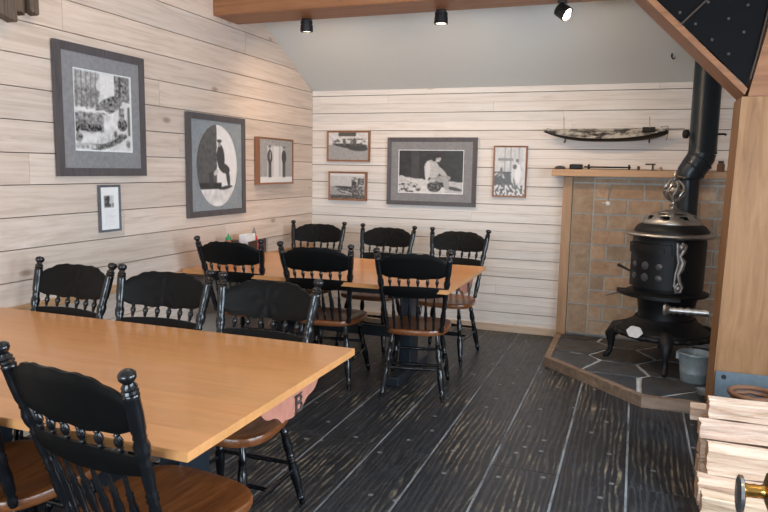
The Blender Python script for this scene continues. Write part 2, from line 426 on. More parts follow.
spotlight(1.71, -1.40, 2.58, (1.71, -1.40, 1.4), 'middle black spotlight under the beam, above the largest back-wall picture')
spotlight(2.555, -1.42, 2.565, (3.05, -1.60, 2.2), 'tilted black spotlight with lit face nearest the stove')

# ------------------------------------------------------------------ chairs
def P_(z):   # back post centre offset at height z for side +1
    t = (z - .455) / (.99 - .455); return Vector((.190 + .058 * t, -.185 - .155 * t, z))
POST = [(0, .013), (.02, .016), (.05, .016), (.07, .012), (.10, .017), (.20, .019), (.28, .014), (.30, .018), (.315, .014), (.33, .018), (.345, .014), (.38, .016), (.43, .0175),
        (.50, .0165), (.515, .019), (.53, .014), (.57, .021), (.61, .0225), (.645, .016), (.655, .019), (.67, .0165), (.70, .0205), (.78, .0215), (.865, .0205), (.875, .022), (.885, .018), (.896, .022), (.907, .018),
        (.918, .0205), (.93, .015), (.94, .0125), (.948, .017), (.963, .0225), (.98, .0225), (.993, .016), (1, .004)]
LEG = [(0, .011), (.05, .013), (.09, .019), (.10, .015), (.20, .018), (.34, .023), (.44, .022), (.50, .015), (.515, .019), (.53, .015), (.545, .019), (.56, .015), (.575, .019), (.59, .015), (.66, .0205), (.74, .019), (.80, .014), (.815, .0185), (.83, .014), (.845, .0185), (.87, .014), (.95, .0125), (1, .012)]
SPU = [(0, .006), (.15, .006), (.22, .010), (.28, .007), (.45, .0125), (.6, .0125), (.78, .007), (.84, .010), (.9, .006), (1, .006)]
SPL = [(0, .007), (.06, .007), (.10, .010), (.14, .007), (.18, .010), (.22, .0075), (.40, .012), (.52, .013), (.62, .0085), (.65, .011), (.68, .0085), (.72, .011), (.76, .0075), (1, .006)]
STR = [(0, .007), (.12, .010), (.3, .010), (.33, .013), (.36, .010), (.5, .014), (.64, .010), (.67, .013), (.7, .010), (.88, .010), (1, .007)]
def bow(x): return -.028 * (1 - (x / .23) ** 2)
def back_y(z): return P_(z).y
def panel(zt, zb, w, th, nx=44, nz=12, carve=0):
    m = MB(); vs = []; fs = []
    for side in (0, 1):
        for i in range(nx + 1):
            x = -w + 2 * w * i / nx; a, b_ = zb(x), zt(x)
            for j in range(nz + 1):
                z = a + (b_ - a) * j / nz; u = j / nz
                rr = min(u, 1 - u) * 2; ed = min(1, rr * 3)
                d = th * (.55 + .45 * ed)
                if side == 1 and carve:
                    q = x / .17; r = math.hypot(x / .05, (z - .875) / .05)
                    rel_ = math.cos(6 * math.atan2(z - .875, x)) * math.exp(-(r - .8) ** 2 * 3) + math.sin(x * 120) * math.sin((z - .87) * 110 + x * 60) * min(1, max(0, r - 1.2)) * max(0, 1 - abs(x) / .19)
                    d += carve * rel_ * ed
                y = back_y(z) + bow(x) + (d if side else -d)
                vs.append((x, y, z))
    Wn = nz + 1; off = (nx + 1) * Wn
    for i in range(nx):
        for j in range(nz):
            a = i * Wn + j; fs.append((a, a + 1, a + Wn + 1, a + Wn)); fs.append((off + a, off + a + Wn, off + a + Wn + 1, off + a + 1))
        a = i * Wn; fs.append((a, a + Wn, off + a + Wn, off + a)); a += nz; fs.append((a, off + a, off + a + Wn, a + Wn))
    for i in (0, nx):
        for j in range(nz):
            a = i * Wn + j; fs.append((a, off + a, off + a + 1, a + 1))
    return m.add(vs, fs, smooth=True)
def ztop(x):
    q = abs(x)
    c = .960 - .006 * (q / .12) ** 2 if q < .12 else .954 - .050 * ((q - .12) / .115) ** 1.1
    if .06 < q < .21: c += .005 * abs(math.sin((q - .06) / .15 * PI * 3))
    if q < .03: c += .003 * math.cos(q / .03 * PI / 2)
    return c
def zbot(x):
    q = abs(x); return .800 + .022 * max(0, (q - .17) / .06) ** 1.2 + (.004 * math.cos(q / .12 * PI * 2) if q < .12 else .004)
def make_chair():
    t = empty('dining_chair', (0, 0, 0), 0, 'x', 'chair', 'black spindle-back chairs around the two tables')
    # seat
    m = MB(); out = []; nseg = 48
    for k in range(nseg):
        a = 2 * PI * k / nseg; c, s_ = math.cos(a), math.sin(a); e = .62
        x = .235 * math.copysign(abs(c) ** e, c); y = .225 * math.copysign(abs(s_) ** e, s_)
        x *= 1 + .09 * (y / .225); out.append((x, y))
    vs = []; fs = []; rings = [(.93, .418), (.985, .422), (1.0, .432), (1.0, .445), (.985, .454), (.93, .4575), (.7, .452), (.45, .447), (.2, .446)]
    for sc, z in rings:
        for x, y in out: vs.append((x * sc, y * sc, z + (.003 * math.cos(x * sc * 22) if z < .4535 and sc < .9 else 0)))
    for i in range(len(rings) - 1):
        for k in range(nseg): a = i * nseg + k; b_ = i * nseg + (k + 1) % nseg; fs.append((a, b_, b_ + nseg, a + nseg))
    fs.append(tuple(range(nseg))[::-1]); fs.append(tuple(range((len(rings) - 1) * nseg, len(rings) * nseg)))
    m.add(vs, fs, smooth=True); m.build('seat', M_seat, t)
    for s_ in (-1, 1):
        a = P_(.445); b_ = P_(.99); a.x *= s_; b_.x *= s_
        MB().turned(a, b_, POST, 16).build('back_post', M_black, t)
    panel(ztop, zbot, .232, .011, carve=.0028).build('crest_rail', M_crest, t)
    panel(lambda x: .742 + .008 * (1 - (x / .2) ** 2), lambda x: .672 +   .012 * (x / .2) ** 2, .218, .009, 24, 4).build('lower_rail', M_crest, t)
    for i in range(6):
        f = (i - 2.5) / 2.5; x = f * .158
        a = Vector((x, back_y(.745) + bow(x), .745)); b_ = Vector((x * 1.02, back_y(.81) + bow(x), .81))
        MB().turned(a, b_, SPU, 8).build('upper_spindle', M_black, t)
    for i in range(6):
        f = (i - 2.5) / 2.5; x = f * .142
        a = Vector((x * .95, -.192 + bow(x) * .3, .45)); b_ = Vector((x, back_y(.68) + bow(x), .68))
        MB().turned(a, b_, SPL, 8).build('lower_spindle', M_black, t)
    tops = {}
    for sx in (-1, 1):
        for sy, fy in ((1, .255), (-1, -.245)):
            a = Vector((sx * .215, fy, 0)); b_ = Vector((sx * .155, sy * .15, .42)); tops[(sx, sy)] = (a, b_)
            MB().turned(a, b_, LEG, 12).build('leg', M_black, t)
    at = lambda k_, z: tops[k_][0].lerp(tops[k_][1], z / .42)
    for sx in (-1, 1): MB().turned(at((sx, 1), .17), at((sx, -1), .17), STR, 10).build('stretcher', M_black, t)
    MB().turned(at((-1, 1), .17).lerp(at((-1, -1), .17), .5), at((1, 1), .17).lerp(at((1, -1), .17), .5), STR, 10).build('stretcher', M_black, t)
    MB().turned(at((-1, 1), .23), at((1, 1), .23), STR, 10).build('stretcher', M_black, t)
    MB().turned(at((-1, -1), .20), at((1, -1), .20), STR, 10).build('stretcher', M_black, t)
    return t
proto = make_chair(); index_kids()
def fin(px, py, Y, z=.99):       # x of the ray through the finial midpoint at depth Y
    d = M.transposed() @ Vector(((px - 384) / F, (py - 256) / F, 1)); return (CAM + d * ((Y - CAM.y) / d.y)).x
# centre x, back-top y, yaw
SP = [(.405, -3.56, 178, 'black chair behind the near table, leftmost, closest to the left wall'),
      (1.0, -3.56, 184, 'black chair behind the near table, middle of its row of three'),
      (1.555, -3.57, 180, 'black chair behind the near table by its right corner, leaf-carved backrest'),
      (1.77, -4.945, -8, 'large black chair in the foreground with shiny brown seat, back to camera'),
      (1.17, -4.95, 0, 'black chair cut off by the left frame edge beside the foreground chair'),
      (.415, -.60, 188, 'black chair in the back corner behind the far table, leftmost against the back wall'),
      (1.05, -.63, 178, 'black chair behind the far table, middle one along the back wall'),
      (1.70, -.66, 177, 'black chair behind the far table at its right end, below small framed photo'),
      (.45, -2.255, 4, 'black chair in front of the far table near the left wall, condiments above it'),
      (1.105, -2.265, 6, 'black chair in front of the far table, middle of that row, red-brown seat'),
      (1.755, -2.275, 11, 'black chair in front of the far table at its right end, whole chair in view')]
for i, (cx, yf, yaw, lab) in enumerate(SP):
    o = proto if i == 0 else copy_tree(proto)
    th = R(yaw); off = Vector((-.34 * -math.sin(th), -.34 * math.cos(th)))
    o.scale = (.94 if i == 10 else 1, 1, 1.02); o.location = (cx, yf - off.y, 0); o.rotation_euler = (0, 0, th); o['label'] = lab

# ------------------------------------------------------------------ tables
def make_table(y0, y1, lab):
    yc = (y0 + y1) / 2
    t = empty('dining_table', (0, 0, 0), 0, lab, 'table', 'blond wood dining tables set against the left wall')
    t.location = (1.04, yc, 0); hw = (y1 - y0) / 2
    m = MB(); nb = 9
    for i in range(nb):
        a = -hw + 2 * hw * i / nb; b_ = -hw + 2 * hw * (i + 1) / nb
        g = rnd.uniform(.94, 1.05)
        m.box((-1.0, a, .722), (.985, b_, .75), tint=(g, g * rnd.uniform(.98, 1.01), g * rnd.uniform(.96, 1.02)))
    m.build('tabletop', M_table, t)
    m = MB().box((-.9, hw - .22, .655), (.84, hw - .18, .721)).box((-.9, -hw + .18, .655), (.84, -hw + .22, .721))
    m.box((-.9, -.3, .66), (-.86, .3, .721)); m.box((.80, -hw + .22, .66), (.84, hw - .22, .721)); m.build('apron', M_navy, t)
    for x in (-.45, .55):
        m = MB().box((x - .045, -.09, .07), (x + .045, .09, .66), bev=.008); m.box((x - .05, -.34, .62), (x + .05, .34, .665), bev=.006)
        m.box((x - .05, -.36, 0), (x + .05, .36, .075), bev=.012); m.build('pedestal', M_navy, t)
    MB().box((-.404, -.02, .26), (.504, .02, .34), bev=.004).build('stretcher', M_navy, t)
    # scalloped bracket at the open end
    pts = []; yb = .075; hb = .235
    for i in range(41):
        u = -1 + 2 * i / 40; q = abs(u)
        d = .100 * (1 - max(0, (q - .30)) / .70) ** .8 if q > .30 else .100 + .006 * math.cos(u / .3 * PI)
        d += .010 * math.sin(q * PI * 3.2) * (q > .2)
        pts.append((.93, yb + u * hb, .721 - max(d, .016)))
    pts = [(.93, yb - hb, .721)] + pts + [(.93, yb + hb, .721)]
    bk = MB().prism(pts, (.022, 0, 0)).build('end_bracket', M_pink, t)
    e = MB(); x = .9525; yy = yb + .05; z = .655
    def st(ps, r=.0065): e.tube([(x, yy + a, z + b_) for a, b_ in ps], r, 6)
    st([(-.022, -.028), (-.022, .028)]); st([(-.022, .028), (.010, .028), (.018, .016), (.010, .003), (-.022, .001)]); st([(.010, .001), (.022, -.012), (.012, -.028), (-.022, -.028)])
    st([(-.034, .030), (.026, .032)], .003); st([(-.034, -.030), (-.012, -.034)], .003)
    o = e.build('painted_emblem', M_dark, t); o['label'] = 'dark letter-like emblem'
    MB().box((.84, yb - .2, .70), (.93, yb + .2, .721)).build('bracket_block', M_navy, t)
    return t
make_table(-4.825, -3.69, 'large blond wood table in the foreground against the left wall')
make_table(-2.19, -1.03, 'blond wood table at the back of the room by the corner')

# ------------------------------------------------------------------ pictures
def paint(w, h, fn, name, parent, frame_m, mul=1):
    """w,h size; local frame x right, z up, print at y=0 facing -y"""
    nx = max(8, int(w * 150 * mul)); nz = max(8, int(h * 150 * mul)); vs = []; fs = []
    m = MB()
    for j in range(nz + 1):
        for i in range(nx + 1): vs.append((-w / 2 + w * i / nx, 0, -h / 2 + h * j / nz))
    m.v = vs
    for j in range(nz):
        for i in range(nx):
            a = j * (nx + 1) + i; m.f.append([a, a + 1, a + nx + 2, a + nx + 1])
            g = max(.012, min(.85, 1.12 * sum(fn((i + a_) / nx, (j + b_) / nz) for a_, b_ in ((-.1, .2), (.5, .5), (1.1, .8), (.2, 1.1), (.8, -.1))) / 5)); m.t.append((g, g * .97, g * .95)); m.sm.append(False); m.mi.append(0)
    return m
def nz_(u, v, s=8, seed=0): return noise.noise(Vector((u * s, v * s, seed)))
def fb(u, v, s=8, seed=0): return nz_(u, v, s, seed) + .5 * nz_(u, v, s * 2.1, seed + 3) + .3 * nz_(u, v, s * 4.3, seed + 5)
def ell(u, v, cx, cy, rx, ry, a=0):
    dx, dy = u - cx, v - cy; c, s_ = math.cos(a), math.sin(a); x = dx * c + dy * s_; y = -dx * s_ + dy * c
    return (x / rx) ** 2 + (y / ry) ** 2 < 1
def picture(name, lab, w, h, fw, fd, fm, fn, mats=None, border=0, wall='left', pos=(0, 0, 0), tilt=0, roll=0, group=None, oval=False, mask=None, lip=.004, mbox=None):
    t = empty(name, pos, R(90) if wall == 'left' else 0, lab, 'picture', group)
    # local: x right, -y out from wall, z up; origin at centre on wall
    t.rotation_euler = (R(tilt), R(roll), R(90) if wall == 'left' else 0)
    W, H = w / 2, h / 2
    # built as four mitred bars
    out = [(-W, -H), (W, -H), (W, H), (-W, H)]; inn = [(-W + fw, -H + fw), (W - fw, -H + fw), (W - fw, H - fw), (-W + fw, H - fw)]
    m = MB()
    for i in range(4):
        a, b_, c, d = out[i], out[(i + 1) % 4], inn[(i + 1) % 4], inn[i]
        m.prism([(a[0], -fd, a[1]), (b_[0], -fd, b_[1]), (c[0], -fd + lip, c[1]), (d[0], -fd + lip, d[1])], (0, fd - lip - .001, 0))
    m.build('frame', fm, t)
    MB().box((-W + fw * .8, -.006, -H + fw * .8), (W - fw * .8, -.001, H - fw * .8)).build('backing', M_dark, t)
    iw, ih = w - 2 * fw, h - 2 * fw
    if border:
        if oval:
            m = MB(); n = 64; vs = []; fs = []
            rx, ry = mask
            for k_ in range(n):
                a = 2 * PI * k_ / n; vs.append((rx * math.cos(a), -fd + .012, ry * math.sin(a)))
                c, s_ = math.cos(a), math.sin(a); q = min(iw / 2 / max(abs(c), 1e-6), ih / 2 / max(abs(s_), 1e-6)); vs.append((c * q, -fd + .012, s_ * q))
            # keep the rectangle's corners by snapping nearest samples
            for cx, cz in ((1, 1), (-1, 1), (-1, -1), (1, -1)):
                best = min(range(n), key=lambda k_: (vs[2 * k_ + 1][0] - cx * iw / 2) ** 2 + (vs[2 * k_ + 1][2] - cz * ih / 2) ** 2)
                vs[2 * best + 1] = (cx * iw / 2, -fd + .012, cz * ih / 2)
            for k_ in range(n): a = 2 * k_; b_ = 2 * ((k_ + 1) % n); fs.append((a, b_, b_ + 1, a + 1))
            m.add(vs, fs); m.build('mat_board', mats, t)
            pw, ph = rx * 2.04, ry * 2.04
        else:
            bl, br_, bb, bt = border; x0, x1, z0, z1 = -W + fw + bl, W - fw - br_, -H + fw + bb, H - fw - bt
            m = MB(); Y = -fd + .008
            m.box((-iw / 2, Y, -ih / 2), (x0, Y + .003, ih / 2)); m.box((x1, Y, -ih / 2), (iw / 2, Y + .003, ih / 2))
            m.box((x0, Y, -ih / 2), (x1, Y + .003, z0)); m.box((x0, Y, z1), (x1, Y + .003, ih / 2))
            m.build('mat_board', mats, t)
            lw = .007
            m = MB()
            for i, (a, b_) in enumerate((((x0, z0), (x1, z0 + lw)), ((x0, z1 - lw), (x1, z1)), ((x0, z0 + lw), (x0 + lw, z1 - lw)), ((x1 - lw, z0 + lw), (x1, z1 - lw)))):
                m.box((a[0], Y + .0032, a[1]), (b_[0], Y + .004, b_[1]))
            m.build('mat_bevel', M_white, t)
            pw, ph = x1 - x0, z1 - z0
        cx, cz = (0, 0) if oval else ((x0 + x1) / 2, (z0 + z1) / 2)
    else: pw, ph, cx, cz = iw, ih, 0, 0
    m = paint(pw, ph, fn, 'photograph', t, fm); m.v = [(x + cx, -fd + (.016 if border else .007), z + cz) for x, y, z in m.v]
    m.build('photograph', M_photo, t, fix=False)
    return t
# drawings / photographs (u right, v up)
def f_collage(u, v):
    g = .60 + .16 * fb(u, v, 10, 1) + .08 * nz_(u, v, 45, 8)
    def tex(k, s=26, a=.30): return k + a * fb(u, v, s, 2)
    wob = .05 * nz_(u, v, 9, 12)
    if v + wob > .55 and u + wob < .42 and v < .975: g = tex(.26 + .12 * (v > .8))
    if u < .42 and v > .5 and abs(math.sin(u * 40 + .6)) < .28: g = .10
    if v + wob > .66 and u > .70: g = tex(.20)
    if u > .74 and abs(u - .80) < .02 and v > .6: g = .06
    if .45 < u < .70 and v > .72: g = .66 + .1 * nz_(u, v, 30)
    if ell(u, v, .60, .59, .25, .10, .35): g = tex(.20)
    if ell(u, v, .66, .66, .10, .05, .5): g = tex(.10)
    if u + wob < .50 and .24 < v + wob < .49: g = tex(.24)
    if u < .46 and .25 < v < .34 + wob: g = tex(.08)
    if u < .62 and abs(v - .50 - wob) < .015: g = .70
    if ell(u, v, .83, .36, .09, .085): g = tex(.10)
    if .77 < u < .87 and .4 < v < .58: g = tex(.22)
    if u > .93 and .22 < v < .6: g = .12
    if ell(u, v, .60, .125, .33, .065, .30): g = tex(.13, 34)
    if ell(u, v, .55, .165, .20, .045, .28): g = tex(.50, 30, .25)
    if ell(u, v, .70, .23, .03, .045): g = .10
    if ell(u, v, .08, .17, .06, .06) or ell(u, v, .93, .11, .04, .05): g = tex(.2)
    if u < .35 and .03 < v < .10: g = tex(.42)
    if u < .022 or u > .978 or v < .015 or v > .985: g = .80
    return g
def f_note(u, v):
    g = .80
    if .18 < u < .72 and .52 < v < .80: g = .04 + .35 * max(0, fb(u, v, 9, 9)) + (.45 if u > .5 and v > .62 else 0) + (.35 if ell(u, v, .6, .57, .05, .05) else 0)
    for k in range(8):
        if abs(v - (.45 - .047 * k)) < .008 and .18 < u < .82 - .1 * (k % 3) and nz_(u, v, 45, 3) > -.35: g = .52
    return g
def f_oval(u, v):
    g = .70 + .04 * fb(u, v, 10, 6)
    if u < .49 + .01 * nz_(u, v, 20): g = .09 + .035 * fb(u, v, 20, 7)
    if v < .25 + .03 * nz_(u, v, 7, 2): g = .62 + .2 * nz_(u, v, 12)
    if .22 < v < .30 and u < .60: g = .03
    if ell(u, v, .585, .60, .095, .16, .12): g = .05                       # torso
    if ell(u, v, .67, .47, .14, .06, -.2) : g = .05
    if ell(u, v, .76, .37, .045, .13, .25): g = .05                      # bent leg
    if ell(u, v, .70, .235, .17, .022, .1): g = .04
    if ell(u, v, .555, .765, .038, .038): g = .30
    if ell(u, v, .555, .80, .06, .02): g = .04
    if ell(u, v, .47, .42, .06, .03, .4): g = .5
    if .30 < u < .40 and .25 < v < .42: g = .05
    return g
def f_twomen(u, v):
    g = .30 + .05 * fb(u, v, 18, 8)
    if .22 < u < .74 and .12 < v < .86: g = .50 + .08 * math.sin(u * 60)
    if .40 < u < .56: g = .62 if v < .84 else g
    if v > .86 and u > .12: g = .20 + .2 * (nz_(u, v, 40) > 0)
    if v < .13: g = .66 + .05 * nz_(u, v, 20)
    for c in (.29, .73):
        if ell(u, v, c, .80, .035, .035): g = .35
        if ell(u, v, c, .84, .05, .02): g = .06
        if ell(u, v, c, .60, .075, .17): g = .045
        if abs(abs(u - c) - .025) < .022 and .12 < v < .48: g = .05
    if ell(u, v, .30, .62, .012, .10): g = .5
    return g
def f_boat(u, v):
    g = .55 + .15 * fb(u, v, 12, 11) if v > .55 else .30 + .10 * fb(u, v * 3, 14, 12)
    if v > .86 and .25 < u < .7: g = .08
    if ell(u, v, .52, .55, .46, .13, -.18) and v < .60: g = .05
    if ell(u, v, .74, .42, .26, .10, -.1): g = .06
    if .10 < u < .95 and .52 < v < .78 and fb(u, v, 11, 15) > .08: g = .12
    if ell(u, v, .66, .68, .05, .12) or ell(u, v, .40, .68, .04, .10): g = .1
    return g
def f_canoe(u, v):
    g = .48 + .06 * fb(u, v, 10, 21)
    if v > .9: g = .6
    if v < .5: g = .30 + .12 * fb(u, v, 16, 23)
    if ell(u, v, .42, .45, .30, .045, -.08): g = .05
    if ell(u, v, .55, .30, .35, .11, -.12) and fb(u, v, 16, 25) > -.15: g = .06
    if .62 < u < .98 and fb(u, v, 10, 27) > -.1 and v < .85: g = .10 + .1 * fb(u, v, 20, 4)
    if ell(u, v, .70, .62, .07, .08): g = .05
    if v < .14: g = .05 + .12 * (nz_(u, v, 20) > .1)
    if ell(u, v, .45, .27, .2, .018, -.3): g = .5
    return g
def f_seated(u, v):
    g = .035 + .012 * fb(u, v, 9, 31) + (.02 if .2 < u < .32 else 0)
    gr = .40 - .22 * u + .03 * nz_(u, v, 12)
    if v < gr and u < .55: g = .52 + .22 * fb(u, v, 16, 33)
    if v < .16 + .05 * nz_(u, v, 6): g = .58 + .10 * fb(u, v, 14, 35)
    if u > .72 and v < .30 - .16 * (u - .72) + .02 * nz_(u, v, 14): g = .45 + .12 * fb(u, v, 20, 36)
    if ell(u, v, .86, .12, .13, .04, -.3): g = .08
    if u < .35 and v < .25 and fb(u, v, 18, 37) > .1: g = .08
    if ell(u, v, .35, .26, .075, .075): g = .55 + .1 * nz_(u, v, 30)
    if ell(u, v, .52, .56, .115, .21, .1): g = .42 + .12 * nz_(u, v, 22, 2)       # shirt
    if ell(u, v, .455, .52, .04, .22, -.05): g = .55
    if ell(u, v, .665, .50, .045, .16, .55): g = .40
    if ell(u, v, .68, .34, .13, .075, .25): g = .30 + .12 * nz_(u, v, 26)         # knees
    if ell(u, v, .74, .24, .045, .15, .1): g = .34
    if ell(u, v, .56, .16, .11, .13): g = .05 + .12 * (nz_(u, v, 30) > .1)
    if ell(u, v, .53, .30, .05, .045): g = .42
    if ell(u, v, .605, .80, .045, .075): g = .46
    if ell(u, v, .60, .865, .065, .05) or ell(u, v, .55, .80, .03, .07): g = .03
    if ell(u, v, .59, .795, .010, .01) or ell(u, v, .62, .795, .010, .01): g = .1
    return g
def f_catch(u, v):
    g = .50 + .12 * fb(u, v, 10, 41)
    for c in (.33, .52, .78):
        if abs(u - c) < .015 and v > .5: g = .22
    if .1 < u < .6 and .72 < v < .78: g = .22
    if v < .50 and u < .62 and fb(u, v, 8, 43) > -.35: g = .07 + .10 * max(0, nz_(u, v, 22))
    if v < .22: g = .10 + .5 * (nz_(u, v, 14, 3) > .05)
    if ell(u, v, .76, .46, .10, .20): g = .66
    if ell(u, v, .60, .42, .05, .16): g = .55
    if ell(u, v, .66, .60, .07, .05): g = .08
    if ell(u, v, .73, .73, .045, .035): g = .10
    if ell(u, v, .68, .22, .03, .17, .35): g = .12
    if ell(u, v, .22, .50, .05, .09): g = .12
    return g
# left wall: local +x maps to world +y after +90deg turn, out of the wall is +x
picture('framed_print', 'largest framed sketch collage in grey frame, upper left of the left wall', .732, .756, .048, .03, M_frame, f_collage, M_mat, (.085, .07, .10, .085), 'left', (.004, -2.900, 1.802))
picture('framed_note', 'small narrow framed card with tiny photo and text under the big print', .181, .291, .014, .02, M_frame3, f_note, None, 0, 'left', (.003, -2.864, 1.223))
picture('framed_photograph', 'oval-matted framed photo of a working man in the middle of the left wall', .770, .773, .045, .03, M_frame, f_oval, M_mat2, 1, 'left', (.004, -1.696, 1.497), oval=True, mask=(.275, .315))
picture('framed_photograph', 'small brown box-framed photo of two standing men on the left wall', .612, .408, .016, .055, M_frame2, f_twomen, None, 0, 'left', (.003, -.819, 1.547))
picture('framed_photograph', 'upper of the two small boat photos near the corner of the back wall', .458, .300, .018, .03, M_frame2, f_boat, None, 0, 'back', (.405, -.003, 1.711))
picture('framed_photograph', 'lower of the two small boat photos near the corner of the back wall', .408, .284, .018, .04, M_frame2, f_canoe, None, 0, 'back', (.404, -.003, 1.320))
picture('framed_photograph', 'large grey-framed photo of a seated man carving, centre of the back wall', .878, .641, .04, .03, M_frame, f_seated, M_mat, (.072, .082, .075, .075), 'back', (1.259, -.003, 1.476))
picture('framed_photograph', 'small upright brown-framed photo between the largest picture and the brick', .306, .464, .014, .025, M_frame2, f_catch, None, 0, 'back', (2.004, -.003, 1.491))

# ------------------------------------------------------------------ hearth
outer = [(2.500, -.120), (2.500, -1.00), (3.205, -1.712), (3.600, -1.712), (3.600, -1.345), (4.3, -1.345), (4.3, -.120)]
def inset_pt(poly, d):
    n = len(poly); r = []
    for i in range(n):
        p = Vector(poly[i]); a = (p - Vector(poly[i - 1])).normalized(); b_ = (Vector(poly[(i + 1) % n]) - p).normalized()
        na = Vector((-a.y, a.x)); nb = Vector((-b_.y, b_.x)); k_ = (na + nb); k_ = k_ / max(.2, k_.dot(na)) ; r.append(p + k_ * d)
    return r
area = sum(outer[i][0] * outer[(i + 1) % 7][1] - outer[(i + 1) % 7][0] * outer[i][1] for i in range(7))
sgn = 1 if area > 0 else -1
h = empty('hearth', (3.3, -.8, 0), 0, 'low angled flagstone hearth with wooden curb under the stove', 'hearth')
inner = inset_pt(outer, .05 * sgn)
rel(MB().prism([(x, y, 0) for x, y in inner], (0, 0, .060)).build('mortar_bed', M_mortar), h)
m = MB()
for i in range(3):
    a, b_ = outer[i], outer[i + 1]; c, d = inner[i + 1], inner[i]
    m.prism([(a[0], a[1], 0), (b_[0], b_[1], 0), (c[0], c[1], 0), (d[0], d[1], 0)], (0, 0, .072), tint=(1, 1, 1))
rel(m.build('curb', M_curb), h)
def clip(poly, p, n):
    r = []
    for i in range(len(poly)):
        a, b_ = poly[i], poly[(i + 1) % len(poly)]; da = (a - p).dot(n); db = (b_ - p).dot(n)
        if da <= 0: r.append(a)
        if (da < 0 < db) or (db < 0 < da): r.append(a + (b_ - a) * (da / (da - db)))
    return r
seeds = [(2.70, -.10), (3.1, -.2), (2.75, -.55), (2.70, -.98), (3.05, -.72), (3.02, -1.10), (3.0, -1.42), (3.38, -1.42), (3.40, -.98), (3.45, -.5), (3.8, -.9), (3.9, -.35), (3.55, -1.6), (4.1, -1.1)]
seeds = [Vector(s_) for s_ in seeds]; inv = [Vector(p) for p in inner]
m = MB()
# clip against convex subregions: use the hearth minus the post corner, as two convex pieces
pieces = [[Vector(p) for p in ((inner[0].x, inner[0].y), (inner[1].x, inner[1].y), (inner[2].x, inner[2].y), (inner[3].x, inner[3].y), (inner[3].x, inner[0].y))],
          [Vector(p) for p in ((inner[3].x, inner[0].y), (inner[3].x, inner[4].y), (inner[5].x, inner[4].y), (inner[5].x, inner[0].y))]]
for pc in pieces:
    for s_ in seeds:
        poly = pc[:]
        for q in seeds:
            if q is s_: continue
            n_ = (q - s_); d = n_.length; n_ = n_ / d; poly = clip(poly, (s_ + q) / 2 - n_ * .011, n_)
            if len(poly) < 3: break
        if len(poly) < 3: continue
        # jitter via subdivision for a split-stone outline
        pts = []
        for i in range(len(poly)):
            a, b_ = poly[i], poly[(i + 1) % len(poly)]; k_ = max(1, int((b_ - a).length / .06))
            for j in range(k_):
                p = a.lerp(b_, j / k_); o_ = .010 * noise.noise(Vector((p.x * 9, p.y * 9, 1))); cdir = (s_ - p).normalized(); pts.append(p + cdir * (.006 + o_))
        m.prism([(p.x, p.y, .058) for p in pts], (0, 0, .010), tint=tt(.25, .05))
rel(m.build('flagstones', M_flag), h)

# ------------------------------------------------------------------ brick panel with shelf
bp = empty('brick_panel', (3.2, 0, 0), 0, 'tan fire-brick panel with wood frame post behind the stove', 'brick panel')
m = MB().box((2.574, -.085, .074), (4.3, -.002, 1.46), mi=1)
bh = .1335; row = 0; z = .078
while z < 1.44:
    z1 = min(z + bh, 1.458)
    x = 2.582; off = .12 if row % 2 else .27
    # stacked upright bricks at the left edge every two rows
    if row % 2 == 0: m.box((2.582, -.098, z), (2.582 + .165, -.084, min(z + 2 * bh - .012, 1.456)), tint=tt(.13, .04))
    x = 2.582 + .178; w0 = .125 if row % 2 else .28
    while x < 4.28:
        w = w0; w0 = .28; xe = min(x + w - .016, 4.29)
        m.box((x, -.098 - rnd.uniform(0, .003), z), (xe, -.084, z1 - .016), tint=tt(.15, .05)); x += w
    z += bh; row += 1
rel(m.build('bricks', [M_brick, M_bmortar]), bp)
rel(MB().box((2.492, -.115, .0), (2.572, -.002, 1.458), bev=.003).build('frame_post', M_trim_z), bp)
ms = MB().box((2.40, -.225, 1.462), (4.3, -.002, 1.520), bev=.004).build('mantel_shelf', M_trim_x)
tag(ms, 'long narrow fir mantel shelf above the brick panel', 'shelf')

# items on the mantel
def mt(y=-.15): return y
t = empty('harpoon_tool', (2.80, -.15, 1.52), 0, 'black iron rod tool with two collars lying on the mantel', 'tool')
MB().turned((-.14, 0, .022), (.24, 0, .022), [(0, .007), (1, .007)], 10).build('rod', M_iron, t)
for x in (-.10, .225): MB().turned((x - .008, 0, .024), (x + .008, 0, .024), [(0, .022), (1, .022)], 14).build('collar', M_iron, t)
MB().box((-.26, -.02, 0), (-.15, .02, .045), bev=.01).build('head', M_iron, t)
t = MB(); t.turned((0, 0, 0), (0, 0, .03), [(0, .045), (.4, .05), (.8, .035), (1, .01)], 9); o = t.build('stone', M_flag); o.location = (2.46, -.14, 1.52)
tag(o, 'small brown stone at the left end of the mantel shelf', 'stone')
o = MB().box((-.012, -.012, 0), (.012, .012, .035), bev=.003).build('wooden_peg', M_dark); o.location = (3.10, -.14, 1.52); tag(o, 'tiny brown wooden peg standing right of the iron rod on the mantel', 'peg')
t = empty('whittled_figure', (3.21, -.14, 1.52), 0, 'tiny T-shaped dark wooden piece on the mantel', 'ornament')
MB().turned((0, 0, 0), (0, 0, .05), [(0, .014), (.2, .008), (1, .008)], 8).build('stem', M_dark, t); MB().box((-.06, -.008, .046), (.02, .008, .058), bev=.002).build('crossbar', M_dark, t)
o = MB().turned((0, 0, 0), (0, 0, .03), [(0, .012), (.6, .014), (1, .010)], 10).build('cork', M_trim_z); o.location = (3.27, -.14, 1.52); tag(o, 'tiny light cork next to the stovepipe on the mantel', 'cork')
t = empty('glass_jar', (3.72, -.14, 1.52), 0, 'small amber jar on the mantel right of the stovepipe', 'jar')
MB().turned((0, 0, 0), (0, 0, .07), [(0, .028), (.8, .03), (.95, .02), (1, .018)], 14).build('body', M_basket, t)
MB().turned((0, 0, .07), (0, 0, .085), [(0, .021), (1, .021)], 14).build('lid', M_dark, t)
